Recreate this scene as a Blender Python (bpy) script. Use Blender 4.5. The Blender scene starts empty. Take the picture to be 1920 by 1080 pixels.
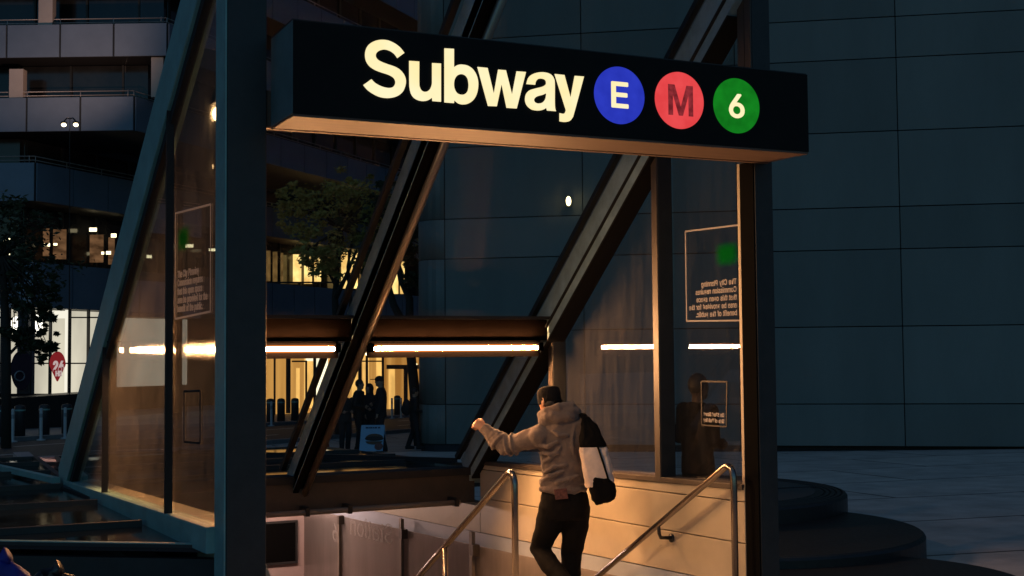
import bpy, bmesh, math, random
from mathutils import Vector as V, Matrix, noise
random.seed(7)
S = bpy.context.scene
EXPOSURE = 4.0
EXPO_GAIN = 2.0**EXPOSURE          # the dusk is dim: lamps and signs are given in display units
COL = S.collection
R_ = math.radians

# ------------------------------------------------------------------ camera frame
FPX = 2380.0; YAW = R_(25.3); HY = 663.0; ROLL = .0085
PITCH = math.atan((HY-540)/FPX)
CAM = V((0, 0, 1.65))
FH = V((math.sin(YAW), math.cos(YAW), 0)); RH = V((math.cos(YAW), -math.sin(YAW), 0)); ZU = V((0, 0, 1))
CF = FH*math.cos(PITCH)+ZU*math.sin(PITCH); U0 = ZU*math.cos(PITCH)-FH*math.sin(PITCH)
CR = (RH-U0*ROLL).normalized(); CU = (U0+RH*ROLL).normalized()
def ray(x, y): return CF*FPX+CR*(x-960)+CU*(540-y)
def onax(x, y, ax, v):
    d = ray(x, y); return CAM+d*((v-CAM[ax])/d[ax])
def atd(x, y, d): return CAM+ray(x, y)*(d/FPX)          # point seen at (x, y), d metres ahead
def W(r, d, z=0.0): return RH*r+FH*d+ZU*z               # right / ahead / up
def gz(r, d): return -.024*d+(.012*max(0.0, r-5.5) if d < 60 else 0)
def gxy(x, y):
    p = V((x, y, 0)); return gz(p.dot(RH), p.dot(FH))
def rof(x, d): return (x-960)/FPX*d

cam = bpy.data.cameras.new('camera'); camo = bpy.data.objects.new('camera', cam); COL.objects.link(camo)
M3 = Matrix((CR, CU, -CF)).transposed(); camo.matrix_world = Matrix.Translation(CAM) @ M3.to_4x4()
cam.sensor_width = 36; cam.lens = FPX/1920*36; cam.clip_start = .05; cam.clip_end = 2000
S.camera = camo

# ------------------------------------------------------------------ materials
def mat(name, col, rough=.6, metal=0., spec=.5, var=.0, vscale=3., bump=0., bscale=40., col2=None, stretch=None, trans=0., sheen=0.):
    m = bpy.data.materials.new(name); m.use_nodes = True
    nt = m.node_tree; N = nt.nodes; L = nt.links
    b = N['Principled BSDF']
    b.inputs['Base Color'].default_value = (*col, 1); b.inputs['Roughness'].default_value = rough
    b.inputs['Metallic'].default_value = metal; b.inputs['Specular IOR Level'].default_value = spec
    if sheen: b.inputs['Sheen Weight'].default_value = sheen
    tc = N.new('ShaderNodeTexCoord'); src = tc.outputs['Object']
    if stretch:
        mp = N.new('ShaderNodeMapping'); mp.inputs['Scale'].default_value = stretch
        L.new(src, mp.inputs['Vector']); src = mp.outputs['Vector']
    if var or col2:
        nz = N.new('ShaderNodeTexNoise'); nz.inputs['Scale'].default_value = vscale; nz.inputs['Detail'].default_value = 6
        nz.inputs['Roughness'].default_value = .65
        L.new(src, nz.inputs['Vector'])
        rp = N.new('ShaderNodeValToRGB')
        c2 = col2 or tuple(c*(1+var) for c in col); c1 = tuple(c*(1-var) for c in col) if not col2 else col
        rp.color_ramp.elements[0].color = (*c1, 1); rp.color_ramp.elements[0].position = .32
        rp.color_ramp.elements[1].color = (*c2, 1); rp.color_ramp.elements[1].position = .68
        L.new(nz.outputs['Fac'], rp.inputs['Fac']); L.new(rp.outputs['Color'], b.inputs['Base Color'])
        mr = N.new('ShaderNodeMapRange'); mr.inputs['To Min'].default_value = max(.02, rough-.12); mr.inputs['To Max'].default_value = min(1, rough+.12)
        L.new(nz.outputs['Fac'], mr.inputs['Value']); L.new(mr.outputs['Result'], b.inputs['Roughness'])
    if bump:
        nb = N.new('ShaderNodeTexNoise'); nb.inputs['Scale'].default_value = bscale; nb.inputs['Detail'].default_value = 4
        L.new(src, nb.inputs['Vector'])
        bp = N.new('ShaderNodeBump'); bp.inputs['Strength'].default_value = bump; bp.inputs['Distance'].default_value = .01
        L.new(nb.outputs['Fac'], bp.inputs['Height']); L.new(bp.outputs['Normal'], b.inputs['Normal'])
    return m

def emit(name, col, strength=1., var=0., vscale=2., col2=None, stretch=None, dark=None):
    m = bpy.data.materials.new(name); m.use_nodes = True
    nt = m.node_tree; N = nt.nodes; L = nt.links; N.clear()
    out = N.new('ShaderNodeOutputMaterial'); e = N.new('ShaderNodeEmission')
    e.inputs['Color'].default_value = (*col, 1); e.inputs['Strength'].default_value = strength/EXPO_GAIN
    if var or col2:
        tc = N.new('ShaderNodeTexCoord'); src = tc.outputs['Object']
        if stretch:
            mp = N.new('ShaderNodeMapping'); mp.inputs['Scale'].default_value = stretch; L.new(src, mp.inputs['Vector']); src = mp.outputs['Vector']
        nz = N.new('ShaderNodeTexNoise'); nz.inputs['Scale'].default_value = vscale; nz.inputs['Detail'].default_value = 5
        L.new(src, nz.inputs['Vector'])
        rp = N.new('ShaderNodeValToRGB'); c2 = col2 or tuple(c*(1+var) for c in col); c1 = col if col2 else tuple(c*(1-var) for c in col)
        rp.color_ramp.elements[0].color = (*c1, 1); rp.color_ramp.elements[0].position = .35
        rp.color_ramp.elements[1].color = (*c2, 1); rp.color_ramp.elements[1].position = .65
        L.new(nz.outputs['Fac'], rp.inputs['Fac']); L.new(rp.outputs['Color'], e.inputs['Color'])
    L.new(e.outputs['Emission'], out.inputs['Surface']); return m

def glass(name, tint=(.9, .93, .93), dirt=.03, dirtcol=(.6, .58, .55), ior=1.5, streak=6., splash=False, rough=.0, lo=.35, hi=1.7, blur=0.):
    m = bpy.data.materials.new(name); m.use_nodes = True
    nt = m.node_tree; N = nt.nodes; L = nt.links; N.clear()
    out = N.new('ShaderNodeOutputMaterial')
    tr = N.new('ShaderNodeBsdfTransparent'); tr.inputs['Color'].default_value = (*tint, 1)
    gl = N.new('ShaderNodeBsdfGlossy'); gl.inputs['Roughness'].default_value = rough
    fr = N.new('ShaderNodeFresnel')
    ge = N.new('ShaderNodeNewGeometry'); ir = N.new('ShaderNodeMapRange'); ir.inputs['To Min'].default_value = ior; ir.inputs['To Max'].default_value = 1/ior
    L.new(ge.outputs['Backfacing'], ir.inputs['Value']); L.new(ir.outputs['Result'], fr.inputs['IOR'])
    mx = N.new('ShaderNodeMixShader'); L.new(fr.outputs['Fac'], mx.inputs['Fac']); L.new(tr.outputs['BSDF'], mx.inputs[1]); L.new(gl.outputs['BSDF'], mx.inputs[2])
    df = N.new('ShaderNodeBsdfDiffuse'); df.inputs['Color'].default_value = (*dirtcol, 1)
    tl = N.new('ShaderNodeBsdfTranslucent'); tl.inputs['Color'].default_value = (*dirtcol, 1)
    dm = N.new('ShaderNodeMixShader'); dm.inputs['Fac'].default_value = .6; L.new(df.outputs['BSDF'], dm.inputs[1]); L.new(tl.outputs['BSDF'], dm.inputs[2])
    tc = N.new('ShaderNodeTexCoord'); mp = N.new('ShaderNodeMapping'); mp.inputs['Scale'].default_value = (streak, streak, streak*.18)
    nz = N.new('ShaderNodeTexNoise'); nz.inputs['Scale'].default_value = 2.; nz.inputs['Detail'].default_value = 8; nz.inputs['Roughness'].default_value = .7
    L.new(tc.outputs['Object'], mp.inputs['Vector']); L.new(mp.outputs['Vector'], nz.inputs['Vector'])
    mr = N.new('ShaderNodeMapRange'); mr.inputs['From Min'].default_value = .35; mr.inputs['From Max'].default_value = .7
    mr.inputs['To Min'].default_value = dirt*lo; mr.inputs['To Max'].default_value = dirt*hi
    L.new(nz.outputs['Fac'], mr.inputs['Value']); fac = mr.outputs['Result']
    if splash:
        n2 = N.new('ShaderNodeTexNoise'); n2.inputs['Scale'].default_value = 26.; n2.inputs['Detail'].default_value = 5; n2.inputs['Roughness'].default_value = .8
        L.new(tc.outputs['Object'], n2.inputs['Vector'])
        r2 = N.new('ShaderNodeMapRange'); r2.inputs['From Min'].default_value = .6; r2.inputs['From Max'].default_value = .75; r2.inputs['To Max'].default_value = .16
        L.new(n2.outputs['Fac'], r2.inputs['Value'])
        ad = N.new('ShaderNodeMath'); ad.operation = 'ADD'; L.new(fac, ad.inputs[0]); L.new(r2.outputs['Result'], ad.inputs[1]); fac = ad.outputs[0]
    clear = mx.outputs['Shader']
    if blur:                                             # a greasy film that scatters what shines through
        rf = N.new('ShaderNodeBsdfRefraction'); rf.inputs['IOR'].default_value = 1.45; rf.inputs['Roughness'].default_value = .125; rf.inputs['Color'].default_value = (*tint, 1)
        bm = N.new('ShaderNodeMixShader'); bm.inputs['Fac'].default_value = blur; L.new(clear, bm.inputs[1]); L.new(rf.outputs['BSDF'], bm.inputs[2]); clear = bm.outputs['Shader']
    m2 = N.new('ShaderNodeMixShader'); L.new(fac, m2.inputs['Fac']); L.new(clear, m2.inputs[1]); L.new(dm.outputs['Shader'], m2.inputs[2])
    L.new(m2.outputs['Shader'], out.inputs['Surface']); return m

def film(name, col, alpha=.6, soft=True):
    m = bpy.data.materials.new(name); m.use_nodes = True
    nt = m.node_tree; N = nt.nodes; L = nt.links; N.clear()
    out = N.new('ShaderNodeOutputMaterial')
    tr = N.new('ShaderNodeBsdfTransparent'); df = N.new('ShaderNodeBsdfDiffuse'); tl = N.new('ShaderNodeBsdfTranslucent')
    df.inputs['Color'].default_value = (*col, 1); tl.inputs['Color'].default_value = (*col, 1)
    a = N.new('ShaderNodeMixShader'); a.inputs['Fac'].default_value = .5; L.new(df.outputs['BSDF'], a.inputs[1]); L.new(tl.outputs['BSDF'], a.inputs[2])
    b = N.new('ShaderNodeMixShader'); b.inputs['Fac'].default_value = alpha; L.new(tr.outputs['BSDF'], b.inputs[1]); L.new(a.outputs['Shader'], b.inputs[2])
    if soft:
        tc = N.new('ShaderNodeTexCoord'); sp = N.new('ShaderNodeSeparateXYZ'); L.new(tc.outputs['Generated'], sp.inputs['Vector'])
        def edge(o):
            s = N.new('ShaderNodeMath'); s.operation = 'SUBTRACT'; L.new(o, s.inputs[0]); s.inputs[1].default_value = .5
            q = N.new('ShaderNodeMath'); q.operation = 'ABSOLUTE'; L.new(s.outputs[0], q.inputs[0])
            r = N.new('ShaderNodeMapRange'); r.interpolation_type = 'SMOOTHSTEP'; r.inputs['From Min'].default_value = .5; r.inputs['From Max'].default_value = .10
            L.new(q.outputs[0], r.inputs['Value']); return r.outputs['Result']
        e1 = edge(sp.outputs['Y']); e2 = edge(sp.outputs['Z'])
        p = N.new('ShaderNodeMath'); p.operation = 'MULTIPLY'; L.new(e1, p.inputs[0]); L.new(e2, p.inputs[1])
        p2 = N.new('ShaderNodeMath'); p2.operation = 'MULTIPLY'; L.new(p.outputs[0], p2.inputs[0]); p2.inputs[1].default_value = alpha
        L.new(p2.outputs[0], b.inputs['Fac'])
    L.new(b.outputs['Shader'], out.inputs['Surface']); return m

# ------------------------------------------------------------------ mesh builder
class MB:
    def __init__(s): s.v = []; s.f = []; s.sm = []
    def add(s, vs, fs, smooth=False):
        n = len(s.v); s.v += [V(p) for p in vs]; s.f += [tuple(i+n for i in f) for f in fs]; s.sm += [smooth]*len(fs); return s
    def hexa(s, p):                                      # 4 bottom, 4 top, both in the same order round
        return s.add(p, [(3, 2, 1, 0), (4, 5, 6, 7), (0, 1, 5, 4), (1, 2, 6, 5), (2, 3, 7, 6), (3, 0, 4, 7)])
    def box(s, a, b):
        x0, y0, z0 = a; x1, y1, z1 = b
        return s.hexa([(x0, y0, z0), (x1, y0, z0), (x1, y1, z0), (x0, y1, z0), (x0, y0, z1), (x1, y0, z1), (x1, y1, z1), (x0, y1, z1)])
    def obox(s, c, ux, uy, uz):                          # centre and half-vectors
        c = V(c); ux = V(ux); uy = V(uy); uz = V(uz)
        return s.hexa([c-ux-uy-uz, c+ux-uy-uz, c+ux+uy-uz, c-ux+uy-uz, c-ux-uy+uz, c+ux-uy+uz, c+ux+uy+uz, c-ux+uy+uz])
    def bar(s, p0, p1, w, h, up=(0, 0, 1)):              # rectangular bar from p0 to p1
        p0 = V(p0); p1 = V(p1); t = (p1-p0); side = t.cross(V(up)).normalized(); u = side.cross(t).normalized()
        return s.obox((p0+p1)/2, t/2, side*w/2, u*h/2)
    def prism(s, poly, ext):
        poly = [V(p) for p in poly]; ext = V(ext); n = len(poly)
        s.add(poly+[p+ext for p in poly], [tuple(range(n-1, -1, -1)), tuple(range(n, 2*n))]+[(i, (i+1) % n, n+(i+1) % n, n+i) for i in range(n)]); return s
    def quad(s, *p): return s.add(p, [tuple(range(len(p)))])
    def tube(s, path, rad, n=12, ref=None, caps=True, smooth=True):
        path = [V(p) for p in path]; m = len(path)
        if not isinstance(rad, (list, tuple)): rad = [rad]*m
        rings = []
        prev = V(ref) if ref is not None else None
        for i, p in enumerate(path):
            t = (path[min(i+1, m-1)]-path[max(i-1, 0)]).normalized()
            if prev is None: prev = V((0, 0, 1)) if abs(t.z) < .9 else V((1, 0, 0))
            a = (prev-t*prev.dot(t))
            if a.length < 1e-6: a = t.orthogonal()
            a.normalize(); b = t.cross(a)
            if ref is None: prev = a
            ra, rb = rad[i] if isinstance(rad[i], (list, tuple)) else (rad[i], rad[i])
            rings.append([p+a*ra*math.cos(2*math.pi*k/n)+b*rb*math.sin(2*math.pi*k/n) for k in range(n)])
        vs = [q for r in rings for q in r]; fs = []
        for i in range(m-1):
            for k in range(n):
                fs.append((i*n+k, i*n+(k+1) % n, (i+1)*n+(k+1) % n, (i+1)*n+k))
        if caps: fs += [tuple(range(n-1, -1, -1)), tuple((m-1)*n+k for k in range(n))]
        return s.add(vs, fs, smooth)
    def ell(s, c, ax, ay, az, n=16, m=10):               # ellipsoid, half-axis vectors
        c = V(c); ax = V(ax); ay = V(ay); az = V(az); vs = [c-az]; fs = []
        for i in range(1, m):
            th = math.pi*i/m
            for k in range(n):
                ph = 2*math.pi*k/n
                vs.append(c-az*math.cos(th)+(ax*math.cos(ph)+ay*math.sin(ph))*math.sin(th))
        vs.append(c+az); last = len(vs)-1
        for k in range(n): fs.append((0, 1+(k+1) % n, 1+k))
        for i in range(m-2):
            for k in range(n): fs.append((1+i*n+k, 1+i*n+(k+1) % n, 1+(i+1)*n+(k+1) % n, 1+(i+1)*n+k))
        for k in range(n): fs.append((last, 1+(m-2)*n+k, 1+(m-2)*n+(k+1) % n))
        return s.add(vs, fs, True)
    def lathe(s, c, prof, n=48, smooth=False):
        c = V(c); vs = []; fs = []; m = len(prof)
        for r, z in prof:
            for k in range(n): vs.append(c+V((r*math.cos(2*math.pi*k/n), r*math.sin(2*math.pi*k/n), z)))
        for i in range(m-1):
            for k in range(n): fs.append((i*n+k, i*n+(k+1) % n, (i+1)*n+(k+1) % n, (i+1)*n+k))
        fs += [tuple(range(n-1, -1, -1)), tuple((m-1)*n+k for k in range(n))]
        return s.add(vs, fs, smooth)
    def build(s, name, m, parent=None, bevel=0., recalc=True):
        o0 = V((0, 0, 0)); q = parent
        while q is not None: o0 += q.location; q = q.parent
        me = bpy.data.meshes.new(name); me.from_pydata([tuple(p-o0) for p in s.v], [], s.f); me.update()
        me.polygons.foreach_set('use_smooth', s.sm)
        if recalc:
            b = bmesh.new(); b.from_mesh(me); bmesh.ops.recalc_face_normals(b, faces=b.faces); b.to_mesh(me); b.free()
        me.materials.append(m)
        o = bpy.data.objects.new(name, me); COL.objects.link(o)
        if parent is not None: o.parent = parent
        if bevel:
            md = o.modifiers.new('bevel', 'BEVEL'); md.width = bevel; md.segments = 2; md.limit_method = 'ANGLE'; md.angle_limit = R_(40)
        return o

def tag(o, label=None, cat=None, group=None, kind=None):
    if label: o['label'] = label
    if cat: o['category'] = cat
    if group: o['group'] = group
    if kind: o['kind'] = kind
    return o
def thing(name, loc, label, cat, group=None):
    o = bpy.data.objects.new(name, None); COL.objects.link(o); o.location = loc; o.empty_display_size = .2
    return tag(o, label, cat, group)
def kids(o): return [c for c in bpy.data.objects if c.parent == o]
def copy_tree(o, parent=None):
    c = o.copy(); COL.objects.link(c)
    if parent is not None: c.parent = parent
    for ch in kids(o): copy_tree(ch, c)
    return c
def remesh(mb, name, m, parent, voxel, smooth=6, fac=.5, disp=0., dscale=.12):
    """one continuous surface out of overlapping closed shapes"""
    o = mb.build(name, m, parent)
    md = o.modifiers.new('r', 'REMESH'); md.mode = 'VOXEL'; md.voxel_size = voxel; md.use_smooth_shade = True
    sm = o.modifiers.new('s', 'SMOOTH'); sm.factor = fac; sm.iterations = smooth
    if disp:
        tx = bpy.data.textures.new('folds', 'CLOUDS'); tx.noise_scale = dscale; tx.noise_depth = 2
        dm = o.modifiers.new('d', 'DISPLACE'); dm.texture = tx; dm.strength = disp; dm.mid_level = .5; dm.texture_coords = 'LOCAL'
    bpy.context.view_layer.update()
    dg = bpy.context.evaluated_depsgraph_get()
    me = bpy.data.meshes.new_from_object(o.evaluated_get(dg)); o.modifiers.clear()
    o.data = me
    me.polygons.foreach_set('use_smooth', [True]*len(me.polygons)); me.name = name
    if not me.materials: me.materials.append(m)
    return o

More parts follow.
